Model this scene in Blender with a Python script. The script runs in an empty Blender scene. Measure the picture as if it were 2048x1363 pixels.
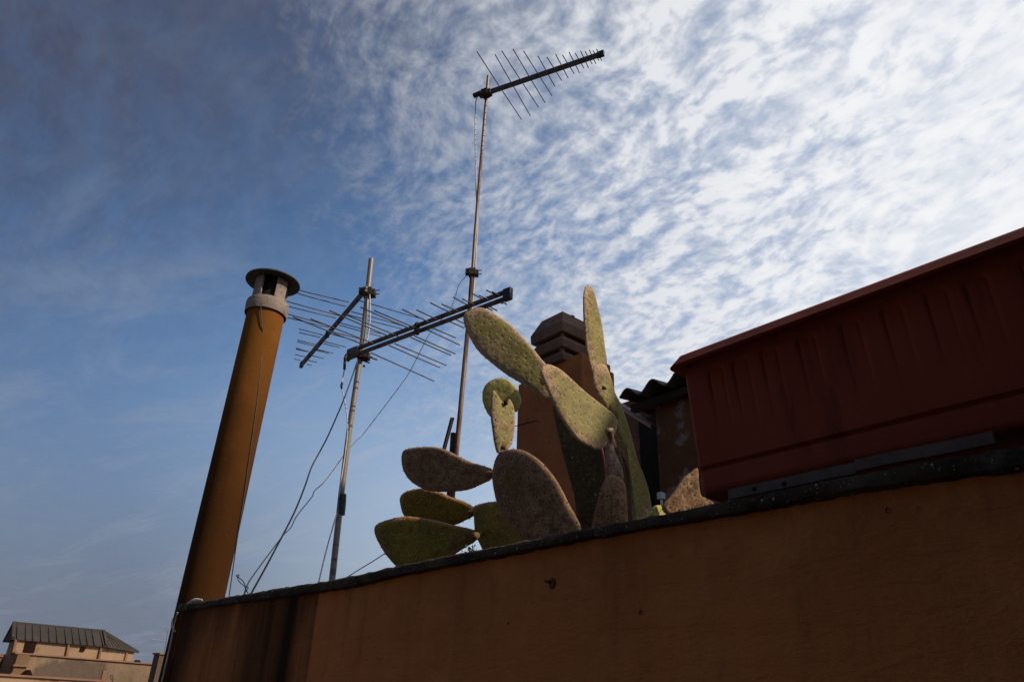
import bpy, math, random
from mathutils import Vector, Matrix, noise as mnoise
random.seed(7)
SC = bpy.context.scene
COL = SC.collection
R = math.radians

# ------------------------------------------------------------------ camera
PW, PH, FPX = 2048.0, 1363.0, 1480.0
PITCH, ROLL = R(27.0), R(2.2)
CAM = Vector((0, 0, 1.6))
FWD = Vector((0, math.cos(PITCH), math.sin(PITCH)))
_u0 = Vector((0, -math.sin(PITCH), math.cos(PITCH)))
_r0 = Vector((1, 0, 0))
UP = math.cos(ROLL) * _u0 - math.sin(ROLL) * _r0
RT = math.cos(ROLL) * _r0 + math.sin(ROLL) * _u0
cd = bpy.data.cameras.new('camera'); cam = bpy.data.objects.new('camera', cd); COL.objects.link(cam)
m = Matrix((RT, UP, -FWD)).transposed().to_4x4(); m.translation = CAM
cam.matrix_world = m
cd.sensor_width = 36.0; cd.lens = 36.0 * FPX / PW
cd.clip_start = 0.02; cd.clip_end = 3000
SC.camera = cam

# wall frame: D runs along the parapet to the far left, N points behind it
_d = RT * (-420 - PW / 2) - UP * (1372 - PH / 2) + FWD * FPX
D = Vector((_d.x, _d.y, 0)).normalized()
N = Vector((D.y, -D.x, 0))
Z = Vector((0, 0, 1))

def ray(x, y):
    return (RT * (x - PW / 2) - UP * (y - PH / 2) + FWD * FPX).normalized()
def onplane(x, y, p, n):
    q = ray(x, y); return CAM + q * ((p - CAM).dot(n) / q.dot(n))
def pw(x, y, w):                      # on the vertical plane w metres behind the camera's wall line
    q = ray(x, y); return CAM + q * (w / q.dot(N))
def ps(x, y, s):
    q = ray(x, y); return CAM + q * (s / q.dot(D))
def pz(x, y, z):
    q = ray(x, y); return CAM + q * ((z - CAM.z) / q.z)
def pd(x, y, t):
    return CAM + ray(x, y) * t
def loc(p):                           # world -> (s, w, z)
    return (p.dot(D), p.dot(N), p.z)
def W(s, w, z):
    return D * s + N * w + Vector((0, 0, z))
def hvec(head, el=0):
    h, e = R(head), R(el)
    return Vector((math.sin(h) * math.cos(e), math.cos(h) * math.cos(e), math.sin(e)))

# ------------------------------------------------------------------ mesh helpers
class MB:
    def __init__(s): s.v = []; s.f = []; s.mi = []; s.uv = {}
    def add(s, vs, fs, mi=0):
        b = len(s.v); s.v += [Vector(p) for p in vs]
        for f in fs: s.f.append(tuple(b + i for i in f)); s.mi.append(mi)
        return b
    def box8(s, c, mi=0):             # c: 8 corners, bottom 0-3, top 4-7
        s.add(c, [(3, 2, 1, 0), (4, 5, 6, 7), (0, 1, 5, 4), (1, 2, 6, 5), (2, 3, 7, 6), (3, 0, 4, 7)], mi)
    def wbox(s, s0, s1, w0, w1, z0, z1, mi=0):
        s.box8([W(s1, w0, z0), W(s0, w0, z0), W(s0, w1, z0), W(s1, w1, z0),
                W(s1, w0, z1), W(s0, w0, z1), W(s0, w1, z1), W(s1, w1, z1)], mi)
    def bar(s, a, b, wx, wy, up=Z, mi=0):   # box beam from a to b
        a, b = Vector(a), Vector(b); t = (b - a).normalized()
        x = t.cross(up)
        if x.length < 1e-4: x = t.cross(Vector((1, 0, 0)))
        x.normalize(); y = x.cross(t)
        c = []
        for p in (a, b):
            c += [p - x * wx / 2 - y * wy / 2, p + x * wx / 2 - y * wy / 2, p + x * wx / 2 + y * wy / 2, p - x * wx / 2 + y * wy / 2]
        s.box8(c, mi)
    def tube(s, pts, r, n=8, mi=0, cap=True):
        pts = [Vector(p) for p in pts]
        rs = r if isinstance(r, (list, tuple)) else [r] * len(pts)
        px = None; rings = []
        for i, p in enumerate(pts):
            t = (pts[min(i + 1, len(pts) - 1)] - pts[max(i - 1, 0)]).normalized()
            if px is None:
                px = t.cross(Vector((.3, .9, .2)))
                if px.length < 1e-3: px = t.cross(Vector((1, 0, 0)))
            else:
                px = px - t * px.dot(t)
            px.normalize(); py = t.cross(px)
            b = len(s.v); rings.append(b)
            for k in range(n):
                a = 2 * math.pi * k / n
                s.v.append(p + (px * math.cos(a) + py * math.sin(a)) * rs[i])
        for i in range(len(rings) - 1):
            for k in range(n):
                a, b = rings[i], rings[i + 1]; k2 = (k + 1) % n
                s.f.append((a + k, a + k2, b + k2, b + k)); s.mi.append(mi)
        if cap:
            s.f.append(tuple(rings[0] + k for k in range(n - 1, -1, -1))); s.mi.append(mi)
            s.f.append(tuple(rings[-1] + k for k in range(n))); s.mi.append(mi)
    def lathe(s, p, ax, prof, n=48, mi=0, jit=0):   # prof: (r, h) along axis ax from p
        ax = ax.normalized(); x = ax.cross(Vector((1, .2, 0))).normalized(); y = ax.cross(x)
        rings = []
        for (r, h) in prof:
            b = len(s.v); rings.append(b)
            for k in range(n):
                a = 2 * math.pi * k / n
                s.v.append(p + ax * h + (x * math.cos(a) + y * math.sin(a)) * (r + (random.uniform(-jit, jit) if jit else 0)))
        for i in range(len(rings) - 1):
            for k in range(n):
                a, b = rings[i], rings[i + 1]; k2 = (k + 1) % n
                s.f.append((a + k, a + k2, b + k2, b + k)); s.mi.append(mi)
    def build(s, name, mats, parent=None, smooth=False, bevel=0, wallframe=False, subsurf=0, origin=None):
        me = bpy.data.meshes.new(name)
        o = bpy.data.objects.new(name, me); COL.objects.link(o)
        M = Matrix.Identity(4)
        if wallframe:
            M = Matrix((-D, N, Z)).transposed().to_4x4()
        if origin is not None: M.translation = origin
        Mi = M.inverted()
        me.from_pydata([tuple(Mi @ v) for v in s.v], [], s.f)
        if not isinstance(mats, (list, tuple)): mats = [mats]
        for mm in mats: me.materials.append(mm)
        me.polygons.foreach_set('material_index', s.mi)
        if smooth is True: me.polygons.foreach_set('use_smooth', [True] * len(me.polygons))
        elif smooth:
            me.polygons.foreach_set('use_smooth', [True] * len(me.polygons))
            me.set_sharp_from_angle(angle=R(smooth))
        if s.uv:
            ul = me.uv_layers.new(name='UVMap')
            for l in me.loops: ul.data[l.index].uv = s.uv.get(l.vertex_index, (0, 0))
        me.update()
        if bevel:
            b = o.modifiers.new('bevel', 'BEVEL'); b.width = bevel; b.segments = 2; b.limit_method = 'ANGLE'; b.angle_limit = R(40)
        if parent is not None:
            o.parent = parent
            o.matrix_parent_inverse = Matrix.Translation(parent.location).inverted() if parent.type == 'EMPTY' else parent.matrix_basis.inverted()
            if parent.type != 'EMPTY' and parent.parent is not None:
                o.matrix_parent_inverse = (parent.matrix_parent_inverse @ parent.matrix_basis).inverted()
                # world of parent = pp * inv * basis = basis (all built in world coordinates)
                o.matrix_parent_inverse = parent.matrix_basis.inverted()
        o.matrix_basis = M
        return o

def empty(name, p, label, cat, group=None):
    e = bpy.data.objects.new(name, None); COL.objects.link(e); e.location = p
    e.empty_display_size = .05
    return tag(e, label, cat, group)
def tag(o, label, cat, group=None):
    o['label'] = label; o['category'] = cat
    if group: o['group'] = group
    return o
def crm(pts, n, closed=False):        # Catmull-Rom resample
    pts = [Vector(p) for p in pts]; out = []
    K = len(pts); segs = K if closed else K - 1
    for i in range(segs):
        if closed: a, b, c, d = pts[(i - 1) % K], pts[i], pts[(i + 1) % K], pts[(i + 2) % K]
        else: a, b, c, d = pts[max(i - 1, 0)], pts[i], pts[i + 1], pts[min(i + 2, K - 1)]
        for j in range(n):
            t = j / n
            out.append(.5 * ((2 * b) + (c - a) * t + (2 * a - 5 * b + 4 * c - d) * t * t + (3 * b - a - 3 * c + d) * t ** 3))
    if not closed: out.append(pts[-1])
    return out

# ------------------------------------------------------------------ materials
class NT:
    def __init__(s, tree): s.t = tree; s.n = tree.nodes; s.l = tree.links
    def new(s, typ, **kw):
        nd = s.n.new(typ)
        for k, v in kw.items():
            setattr(nd, k, v)
        return nd
    def set(s, sock, v):
        if hasattr(v, 'is_output') or isinstance(v, bpy.types.NodeSocket): s.l.new(v, sock)
        else:
            if isinstance(v, (list, tuple)) and len(v) == 3 and sock.type == 'RGBA': v = (*v, 1)
            sock.default_value = v
    def math(s, op, a, b=0.0, c=0.0, clamp=False):
        nd = s.new('ShaderNodeMath', operation=op, use_clamp=clamp)
        s.set(nd.inputs[0], a); s.set(nd.inputs[1], b); s.set(nd.inputs[2], c); return nd.outputs[0]
    def vmath(s, op, a, b=None, scale=None):
        nd = s.new('ShaderNodeVectorMath', operation=op); s.set(nd.inputs[0], a)
        if b is not None: s.set(nd.inputs[1], b)
        if scale is not None: s.set(nd.inputs['Scale'], scale)
        return nd.outputs['Value'] if op in ('DOT_PRODUCT', 'LENGTH', 'DISTANCE') else nd.outputs['Vector']
    def mix(s, f, a, b, blend='MIX'):
        nd = s.new('ShaderNodeMix', data_type='RGBA', blend_type=blend); nd.clamp_factor = True
        s.set(nd.inputs[0], f); s.set(nd.inputs[6], a); s.set(nd.inputs[7], b); return nd.outputs[2]
    def noise(s, vec, scale, detail=4, rough=.55, dist=0):
        nd = s.new('ShaderNodeTexNoise'); s.set(nd.inputs['Vector'], vec)
        nd.inputs['Scale'].default_value = scale; nd.inputs['Detail'].default_value = detail
        nd.inputs['Roughness'].default_value = rough; nd.inputs['Distortion'].default_value = dist
        return nd.outputs['Fac']
    def voro(s, vec, scale, rand=1.0, feature='F1', dims='3D'):
        nd = s.new('ShaderNodeTexVoronoi', feature=feature, voronoi_dimensions=dims); s.set(nd.inputs['Vector'], vec)
        nd.inputs['Scale'].default_value = scale; nd.inputs['Randomness'].default_value = rand
        return nd
    def step(s, v, a, b, lo=0.0, hi=1.0):
        nd = s.new('ShaderNodeMapRange', interpolation_type='SMOOTHSTEP'); s.set(nd.inputs[0], v)
        s.set(nd.inputs[1], a); s.set(nd.inputs[2], b); s.set(nd.inputs[3], lo); s.set(nd.inputs[4], hi); return nd.outputs[0]
    def mapping(s, vec, scale=(1, 1, 1), rot=(0, 0, 0), off=(0, 0, 0)):
        nd = s.new('ShaderNodeMapping'); s.set(nd.inputs[0], vec)
        nd.inputs['Scale'].default_value = scale; nd.inputs['Rotation'].default_value = rot; nd.inputs['Location'].default_value = off
        return nd.outputs[0]
    def bump(s, h, dist, strength=1.0):
        nd = s.new('ShaderNodeBump'); s.set(nd.inputs['Height'], h); nd.inputs['Distance'].default_value = dist
        nd.inputs['Strength'].default_value = strength; return nd.outputs[0]

def newmat(name, rough=.8, spec=.3, metal=0):
    mt = bpy.data.materials.new(name); mt.use_nodes = True
    nt = NT(mt.node_tree); p = nt.n['Principled BSDF']
    p.inputs['Roughness'].default_value = rough; p.inputs['Metallic'].default_value = metal
    p.inputs['Specular IOR Level'].default_value = spec
    co = nt.new('ShaderNodeTexCoord').outputs['Object']
    return mt, nt, p, co

def simple(name, c1, c2, scale=20, rough=.7, spec=.3, metal=0, bump=0, bscale=None, stretch=(1, 1, 1), lo=.35, hi=.65, c3=None):
    mt, nt, p, co = newmat(name, rough, spec, metal)
    v = nt.mapping(co, stretch)
    f = nt.step(nt.noise(v, scale, 6, .6), lo, hi)
    c = nt.mix(f, c1, c2)
    if c3: c = nt.mix(nt.step(nt.noise(v, scale * 3.3, 5, .65), .55, .68), c, c3)
    nt.set(p.inputs['Base Color'], c)
    if bump: nt.set(p.inputs['Normal'], nt.bump(nt.noise(co, bscale or scale * 4, 5, .6), bump))
    return mt

def wall_material():
    mt, nt, p, co = newmat('ochre_plaster', .95, .04)
    xyz = nt.new('ShaderNodeSeparateXYZ'); nt.set(xyz.inputs[0], co)
    x = xyz.outputs[0]                                     # = -s
    base = nt.mix(nt.step(nt.noise(co, 2.3, 6, .62), .3, .7), (.56, .192, .060), (.43, .154, .052))
    base = nt.mix(nt.step(nt.noise(co, 9, 6, .7), .45, .75), base, (.58, .22, .075))
    base = nt.mix(nt.step(nt.noise(nt.mapping(co, (10, 10, .8)), 1.6, 5, .6), .5, .8, 0, .45), base, (.15, .06, .028))
    # drips of grime below the coping and the big stained zone at the far end
    xs = [loc(pw(px, 1250, WALLF))[0] for px in (345, 372, 400, 418, 520, 548, 585, 606, 629)]
    wob = nt.math('MULTIPLY', nt.math('SUBTRACT', nt.noise(nt.mapping(co, (2.2, 1, 1.1)), 2.0, 5, .6), .5), .22)
    wob2 = nt.math('MULTIPLY', nt.math('SUBTRACT', nt.noise(co, 3.0, 4), .5), .018)
    sx = nt.math('ADD', nt.math('MULTIPLY', x, -1.0), wob); sx2 = nt.math('ADD', nt.math('MULTIPLY', x, -1.0), wob2)
    zone = nt.step(sx2, xs[8] - .006, xs[8] + .006)
    b1 = nt.step(sx, xs[3], xs[1])
    b2 = nt.math('MULTIPLY', nt.step(sx, xs[8], xs[6]), nt.step(sx, xs[5], xs[3], 1, 0))
    vz = nt.math('ADD', xyz.outputs[2], nt.math('MULTIPLY', nt.noise(nt.mapping(co, (9, 1, .3)), 1.0, 4, .6), .45))
    topd = nt.step(vz, 1.86, 2.12, 0, .75)
    run = nt.step(nt.noise(nt.mapping(co, (7, 1, .35)), 1.3, 6, .65, .1), .42, .7, .25, .7)
    dark = nt.math('MAXIMUM', nt.math('MAXIMUM', nt.math('MULTIPLY', b1, .92), nt.math('MULTIPLY', b2, nt.step(nt.noise(nt.mapping(co, (14, 1, .5)), 1.0, 5, .65, .1), .3, .7, .98, .72))), nt.math('MAXIMUM', topd, run))
    dark = nt.math('MULTIPLY', zone, dark)
    base = nt.mix(dark, base, (.022, .012, .008))
    fine = nt.step(nt.voro(co, 14).outputs['Distance'], .03, .09, .5, 0)
    base = nt.mix(nt.math('MULTIPLY', fine, nt.step(nt.noise(co, 4.5, 3), .62, .7)), base, (.10, .045, .025))
    nt.set(p.inputs['Base Color'], base)
    h = nt.math('ADD', nt.math('MULTIPLY', nt.noise(nt.mapping(co, (1, 1, 2.2)), 90, 6, .7), .6), nt.math('MULTIPLY', nt.noise(co, 14, 4), 1.2))
    h = nt.math('ADD', h, nt.math('MULTIPLY', nt.noise(nt.mapping(co, (5, 5, 16)), 2.2, 5, .6, .4), 1.6))
    nt.set(p.inputs['Normal'], nt.bump(h, .010, .9))
    return mt

def coping_material():
    mt, nt, p, co = newmat('lichen_stone', .98, .03)
    base = nt.mix(nt.step(nt.noise(co, 7, 6, .65), .35, .7), (.036, .027, .019), (.10, .074, .052))
    base = nt.mix(nt.step(nt.noise(co, 30, 5, .65), .52, .62, 0, .8), base, (.085, .07, .055))
    sel = nt.step(nt.noise(co, 5.5, 3), .38, .60)
    v1 = nt.voro(co, 120); v2 = nt.voro(co, 260)
    d1 = nt.step(nt.math('ADD', v1.outputs['Distance'], nt.math('MULTIPLY', nt.noise(co, 260, 3), .25)), .30, .40, 1, 0)
    pick = nt.step(nt.vmath('DOT_PRODUCT', v1.outputs['Color'], (1, 0, 0)), .72, .78)
    d2 = nt.step(v2.outputs['Distance'], .16, .26, 1, 0)
    pick2 = nt.step(nt.vmath('DOT_PRODUCT', v2.outputs['Color'], (0, 1, 0)), .80, .85)
    sp = nt.math('MAXIMUM', nt.math('MULTIPLY', nt.math('MULTIPLY', d1, pick), sel), nt.math('MULTIPLY', nt.math('MULTIPLY', d2, pick2), .7))
    base = nt.mix(sp, base, (.40, .35, .29))
    nt.set(p.inputs['Base Color'], base)
    h = nt.math('ADD', nt.noise(co, 60, 7, .7), nt.math('MULTIPLY', nt.noise(co, 14, 4), 1.5))
    nt.set(p.inputs['Normal'], nt.bump(h, .012, 1))
    return mt

def cactus_material(name, green, green2, cork, amount, dots=1.0):
    mt, nt, p, co = newmat(name, .8, .18)
    uv = nt.new('ShaderNodeUVMap').outputs[0]
    c = nt.mix(nt.step(nt.noise(co, 9, 5, .6), .35, .65), green, green2)
    e = nt.new('ShaderNodeAttribute', attribute_name='rim').outputs['Fac']
    n1 = nt.noise(co, 11, 5, .6, .3); n2 = nt.noise(co, 55, 6, .75); n3 = nt.noise(co, 170, 3, .7)
    # corky weathering: patchy, strongest along the rim
    m_ = nt.math('ADD', nt.math('ADD', nt.math('MULTIPLY', n1, .9), nt.math('MULTIPLY', n2, .5)), nt.math('MULTIPLY', e, .30))
    ck = nt.step(m_, 1.02 - amount * .62, 1.14 - amount * .52)
    ckc = nt.mix(nt.step(n2, .38, .60), tuple(x * 1.15 for x in cork), tuple(x * .42 for x in cork))
    c = nt.mix(nt.step(nt.noise(co, 38, 6, .7), .5, .62, 0, .55), c, tuple(x * .5 for x in green2))
    ckc = nt.mix(nt.step(n3, .52, .68, 0, .55), ckc, tuple(min(1, x * 1.5) for x in cork))
    c = nt.mix(nt.math('MULTIPLY', ck, .92), c, ckc)
    c = nt.mix(nt.math('MULTIPLY', nt.step(nt.math('ADD', e, nt.math('MULTIPLY', nt.math('SUBTRACT', n2, .5), .8)), .55, .95), .55), c, tuple(min(1, x * 1.25) for x in cork))
    # pale scabs and scratches
    sc = nt.step(nt.noise(co, 95, 4, .72, .4), .60, .68)
    c = nt.mix(nt.math('MULTIPLY', sc, nt.step(n1, .42, .6, .15, .8)), c, (.42, .34, .22))
    # dark areoles on pale little mounds
    v = nt.voro(uv, 42, .62, dims='2D')
    halo = nt.math('MULTIPLY', nt.step(v.outputs['Distance'], .10, .16), nt.step(v.outputs['Distance'], .18, .32, 1, 0))
    c = nt.mix(nt.math('MULTIPLY', halo, .20 * dots), c, (.40, .36, .20))
    dd = nt.math('MULTIPLY', nt.step(v.outputs['Distance'], .05, .11, 1, 0), nt.step(nt.vmath('DOT_PRODUCT', v.outputs['Color'], (1, 0, 0)), .1, .45, .45, 1))
    c = nt.mix(nt.math('MULTIPLY', dd, .9 * dots), c, (.020, .012, .009))
    # small dark pits
    v3 = nt.voro(co, 150)
    pk = nt.step(nt.vmath('DOT_PRODUCT', v3.outputs['Color'], (0, 1, 0)), .62, .7)
    c = nt.mix(nt.math('MULTIPLY', nt.math('MULTIPLY', nt.step(v3.outputs['Distance'], .12, .26, 1, 0), pk), .5), c, (.035, .022, .014))
    nt.set(p.inputs['Base Color'], c)
    nt.set(p.inputs['Roughness'], nt.math('ADD', .66, nt.math('MULTIPLY', ck, .25)))
    h = nt.math('ADD', nt.math('MULTIPLY', nt.step(v.outputs['Distance'], .0, .34, 1, 0), .38),
                nt.math('ADD', nt.math('MULTIPLY', nt.noise(co, 120, 5, .7), nt.math('ADD', .3, nt.math('MULTIPLY', ck, .7))), nt.math('MULTIPLY', nt.noise(co, 30, 4), .8)))
    nt.set(p.inputs['Normal'], nt.bump(h, .0024, 1))
    return mt

def planter_material():
    mt, nt, p, co = newmat('faded_terracotta_plastic', .72, .10)
    c = nt.mix(nt.step(nt.noise(co, 3, 6, .6), .3, .7), (.275, .054, .026), (.21, .041, .021))
    dust = nt.step(nt.noise(nt.mapping(co, (6, 6, 1.2)), 3.2, 7, .7), .55, .85, 0, .35)
    c = nt.mix(dust, c, (.24, .06, .03))
    grime = nt.step(nt.noise(nt.mapping(co, (9, 1, 1.5)), 2.6, 6, .65), .52, .72, 0, .6)
    c = nt.mix(grime, c, (.10, .024, .014))
    scr = nt.step(nt.noise(nt.mapping(co, (70, 8, 6), (0, .5, 0)), 1.2, 3, .6), .68, .74, 0, .3)
    c = nt.mix(scr, c, (.34, .12, .085))
    nt.set(p.inputs['Base Color'], c)
    nt.set(p.inputs['Roughness'], nt.math('ADD', .5, nt.math('MULTIPLY', nt.noise(co, 8, 4), .3)))
    nt.set(p.inputs['Normal'], nt.bump(nt.noise(co, 7, 5, .6), .006, .5))
    return mt

def pipe_material():
    mt, nt, p, co = newmat('ochre_painted_pipe', .9, .04)
    c = nt.mix(nt.step(nt.noise(co, 3.5, 6, .62), .3, .7), (.215, .080, .014), (.165, .060, .011))
    c = nt.mix(nt.step(nt.noise(nt.mapping(co, (9, 9, 1.3)), 2.0, 5, .65), .5, .75, 0, .55), c, (.13, .044, .012))
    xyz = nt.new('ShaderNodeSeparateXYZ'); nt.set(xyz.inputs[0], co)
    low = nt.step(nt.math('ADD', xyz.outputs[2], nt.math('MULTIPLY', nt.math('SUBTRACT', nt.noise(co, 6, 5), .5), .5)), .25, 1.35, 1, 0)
    c = nt.mix(nt.math('MULTIPLY', low, .85), c, (.026, .010, .004))       # shade towards the foot, painted into the colour
    c = nt.mix(nt.step(nt.noise(co, 22, 6, .7), .62, .70, 0, .5), c, (.07, .027, .012))
    c = nt.mix(nt.step(nt.voro(co, 26).outputs['Distance'], .04, .1, .7, 0), c, (.09, .045, .025))
    nt.set(p.inputs['Base Color'], c)
    nt.set(p.inputs['Normal'], nt.bump(nt.noise(co, 45, 6, .65), .0016, .8))
    return mt

def pole_material(name, c1, c2, rust, amt, bands=False):
    mt, nt, p, co = newmat(name, .55, .4, .15)
    xyz = nt.new('ShaderNodeSeparateXYZ'); nt.set(xyz.inputs[0], co); z = xyz.outputs[2]
    c = nt.mix(nt.noise(co, 25, 5), c1, c2)
    r = nt.step(nt.noise(nt.mapping(co, (14, 14, 1.7)), 1.5, 6, .65), .62 - amt * .3, .74 - amt * .25)
    c = nt.mix(r, c, rust)
    if bands:
        b = nt.noise(nt.mapping(co, (.4, .4, 34)), 1.0, 4, .7)
        c = nt.mix(nt.step(b, .5, .62, 0, .85), c, (.10, .065, .05))
    nt.set(p.inputs['Base Color'], c)
    nt.set(p.inputs['Roughness'], nt.math('ADD', .45, nt.math('MULTIPLY', r, .4)))
    nt.set(p.inputs['Normal'], nt.bump(nt.noise(co, 80, 4), .001, .6))
    return mt

def roof_metal():
    return simple('weathered_roof_metal', (.036, .031, .026), (.055, .043, .036), .8, .8, .12, 0, lo=.3, hi=.7, c3=(.042, .044, .03))

# ------------------------------------------------------------------ light and sky
SUN_HEAD, SUN_EL = 112.0, 38.0
SUNV = hvec(SUN_HEAD, SUN_EL)
sd = bpy.data.lights.new('sun', 'SUN'); so = bpy.data.objects.new('sun', sd); COL.objects.link(so)
sd.energy = 4.2; sd.angle = R(.53); sd.color = (1, .89, .74)
so.rotation_euler = (-SUNV).to_track_quat('-Z', 'Y').to_euler(); so.location = (4, -3, 9)

def build_world():
    w = bpy.data.worlds.new('World'); SC.world = w; w.use_nodes = True
    nt = NT(w.node_tree)
    bg = nt.n['Background']
    sky = nt.new('ShaderNodeTexSky', sky_type='NISHITA', sun_disc=False)
    sky.sun_elevation = R(SUN_EL); sky.sun_rotation = R(SUN_HEAD)
    sky.altitude = 60; sky.air_density = 1.0; sky.dust_density = 1.2; sky.ozone_density = 1.6
    co = nt.new('ShaderNodeTexCoord').outputs['Generated']
    d = nt.vmath('NORMALIZE', co)
    xyz = nt.new('ShaderNodeSeparateXYZ'); nt.set(xyz.inputs[0], d)
    z = nt.math('MAXIMUM', xyz.outputs[2], .02)
    inv = nt.math('DIVIDE', 1.0, nt.math('ADD', z, .12))
    q = nt.new('ShaderNodeCombineXYZ')
    nt.set(q.inputs[0], nt.math('MULTIPLY', xyz.outputs[0], inv)); nt.set(q.inputs[1], nt.math('MULTIPLY', xyz.outputs[1], inv))
    q = q.outputs[0]
    ang = R(CLOUD_ANG)
    qr = nt.mapping(q, rot=(0, 0, ang))
    wv = nt.new('ShaderNodeTexNoise'); nt.set(wv.inputs['Vector'], q); wv.inputs['Scale'].default_value = 3.0; wv.inputs['Detail'].default_value = 3
    wob = nt.vmath('SCALE', nt.vmath('SUBTRACT', wv.outputs['Color'], (.5, .5, .5)), scale=.13)
    qw = nt.vmath('ADD', qr, wob)
    def cells(scale, an, det, ro, dist): return nt.noise(nt.mapping(qw, (1, an, 1)), scale, det, ro, dist)
    puff = cells(26.0, 1.30, 4, .52, .0)
    fine = cells(60.0, 1.15, 4, .60, .0)
    rows = cells(6.6, 1.9, 3, .5, .15)
    strk = cells(8.5, 2.6, 9, .70, .2)
    big = nt.noise(nt.mapping(q, off=(.7, .2, 0)), 1.25, 4, .5, .2)
    side = nt.vmath('DOT_PRODUCT', d, tuple(hvec(74, 26)))
    cov = nt.math('ADD', nt.step(side, .06, .70, 0, .94), nt.math('MULTIPLY', nt.math('SUBTRACT', big, .5), .75))
    cov = nt.math('MULTIPLY', cov, 1.0, clamp=True)
    tex = nt.math('ADD', nt.math('MULTIPLY', puff, .50), nt.math('ADD', nt.math('MULTIPLY', rows, .28), nt.math('MULTIPLY', fine, .18)))
    tex = nt.math('MULTIPLY', nt.math('SUBTRACT', tex, .475), 6.0)
    texl = nt.math('ADD', nt.math('MULTIPLY', strk, .62), nt.math('ADD', nt.math('MULTIPLY', puff, .22), nt.math('MULTIPLY', fine, .22)))
    texl = nt.math('MULTIPLY', nt.math('SUBTRACT', texl, .53), 4.4)
    k = nt.step(side, .25, .66)
    tt = nt.math('ADD', nt.math('MULTIPLY', tex, k), nt.math('MULTIPLY', texl, nt.math('SUBTRACT', 1.0, k)))
    amp = nt.math('MULTIPLY', nt.step(cov, .0, .5, .16, .44), nt.step(side, .66, .95, 1, .5))
    dens = nt.math('ADD', nt.math('MULTIPLY', cov, .95), nt.math('MULTIPLY', tt, amp))
    dens = nt.math('MULTIPLY', nt.math('SUBTRACT', dens, .08), 1.15, clamp=True)
    veil = nt.math('MULTIPLY', nt.step(side, .46, .88, .12, 1.05), nt.step(big, .3, .6, .72, 1))
    veil = nt.math('MULTIPLY', veil, nt.step(nt.math('ADD', cells(9.0, 1.5, 5, .55, .1), 0.0), .3, .7, .55, 1.15))
    dens = nt.math('MAXIMUM', nt.math('MAXIMUM', dens, veil), nt.math('ADD', nt.math('MULTIPLY', dens, .78), nt.math('MULTIPLY', veil, .48)))
    wisp2 = nt.math('MULTIPLY', nt.step(nt.noise(nt.mapping(nt.mapping(q, rot=(0, 0, R(-140))), (.42, 1.6, 1), off=(.4, 5.2, 0)), 1.9, 9, .62, .6), .45, .72, 0, .70), nt.step(side, -.45, .10))
    wisps = nt.math('MULTIPLY', nt.step(nt.noise(nt.mapping(nt.mapping(q, rot=(0, 0, R(-165))), (.5, 1.5, 1), off=(3.1, 1.7, 0)), 1.5, 9, .62, .5),   .47, .75, 0, .56), nt.step(side, .35, .85, 1, 0))
    dens = nt.math('MAXIMUM', dens, nt.math('MULTIPLY', nt.math('MAXIMUM', wisps, wisp2), nt.step(z, .25, .70, 1, .22)))
    skyc = nt.mix(1.0, sky.outputs[0], SKY_TINT, 'MULTIPLY')
    haze = nt.step(z, .06, .58, .96, 0)
    hz = nt.mix(nt.step(side, -.12, .42), HAZE, HAZE_R)
    skyc = nt.mix(haze, skyc, hz)
    # thin grey high veil on the side away from the sun
    gv = nt.math('MULTIPLY', nt.step(nt.vmath('DOT_PRODUCT', d, tuple(hvec(-78, 55))), .50, .96), nt.step(strk, .3, .7, .8, 1.05))
    skyc = nt.mix(nt.math('MULTIPLY', gv, .92), skyc, GREY_VEIL)
    glow = nt.step(side, -.1, .85)
    cl = nt.mix(glow, CL_FAR, CL_NEAR)
    shade = nt.math('MULTIPLY', nt.step(nt.math('ADD', nt.math('MULTIPLY', rows, .5), nt.math('MULTIPLY', puff, .5)), .36, .62, .55, 0), nt.step(side, .7, .98, 1, .35))
    cl = nt.mix(shade, cl, nt.mix(.62, cl, skyc))
    out = nt.mix(nt.math('MULTIPLY', dens, .95), skyc, cl)
    nt.set(bg.inputs['Color'], out); bg.inputs['Strength'].default_value = .1
    w.cycles.sampling_method = 'AUTOMATIC'
CLOUD_ANG = -122.0
SKY_TINT = (.66, 1.15, 1.48)
GREY_VEIL = (.52, .52, .84)
HAZE = (1.55, 1.7, 2.25)
HAZE_R = (5.2, 6.1, 7.1)
CL_FAR = (2.9, 3.3, 4.1)
CL_NEAR = (9.0, 9.1, 9.3)
build_world()
SC.view_settings.view_transform = 'Standard'; SC.view_settings.look = 'None'
SC.view_settings.exposure = 0; SC.view_settings.gamma = 1

# ------------------------------------------------------------------ setting
WF = .85                                   # coping face
WALLF = .868                               # plaster face
def _line(pts):
    L = sorted((loc(pw(x, y, WF))[0], loc(pw(x, y, WF))[2]) for x, y in pts)
    return [(-2.0, L[0][1] - .006)] + L + [(3.2, L[-1][1] + .004)]
ZLO = _line(((352, 1225), (700, 1175), (800, 1151), (1200, 1074), (1460, 1030), (1711, 985), (2048, 940)))
ZHI = _line(((352, 1207), (445, 1192), (700, 1149), (800, 1126), (1160, 1055), (1457, 997), (1711, 942), (2048, 880)))
def _interp(L, s):
    for (a, za), (b, zb) in zip(L, L[1:]):
        if s <= b or b == L[-1][0]:
            t = max(0., min(1., (s - a) / (b - a))); return za + (zb - za) * (t * .5 + (t * t * (3 - 2 * t)) * .5)
def zcop(s): return _interp(ZLO, s)        # lower arris of the coping, which sags a little
def zctop(s): return _interp(ZHI, s)
CT = .027
S_END = loc(pw(352, 1222, WF))[0]
STAIN_S = loc(pw(630, 1262, WALLF))[0]
ROOF_Z = 1.42

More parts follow.
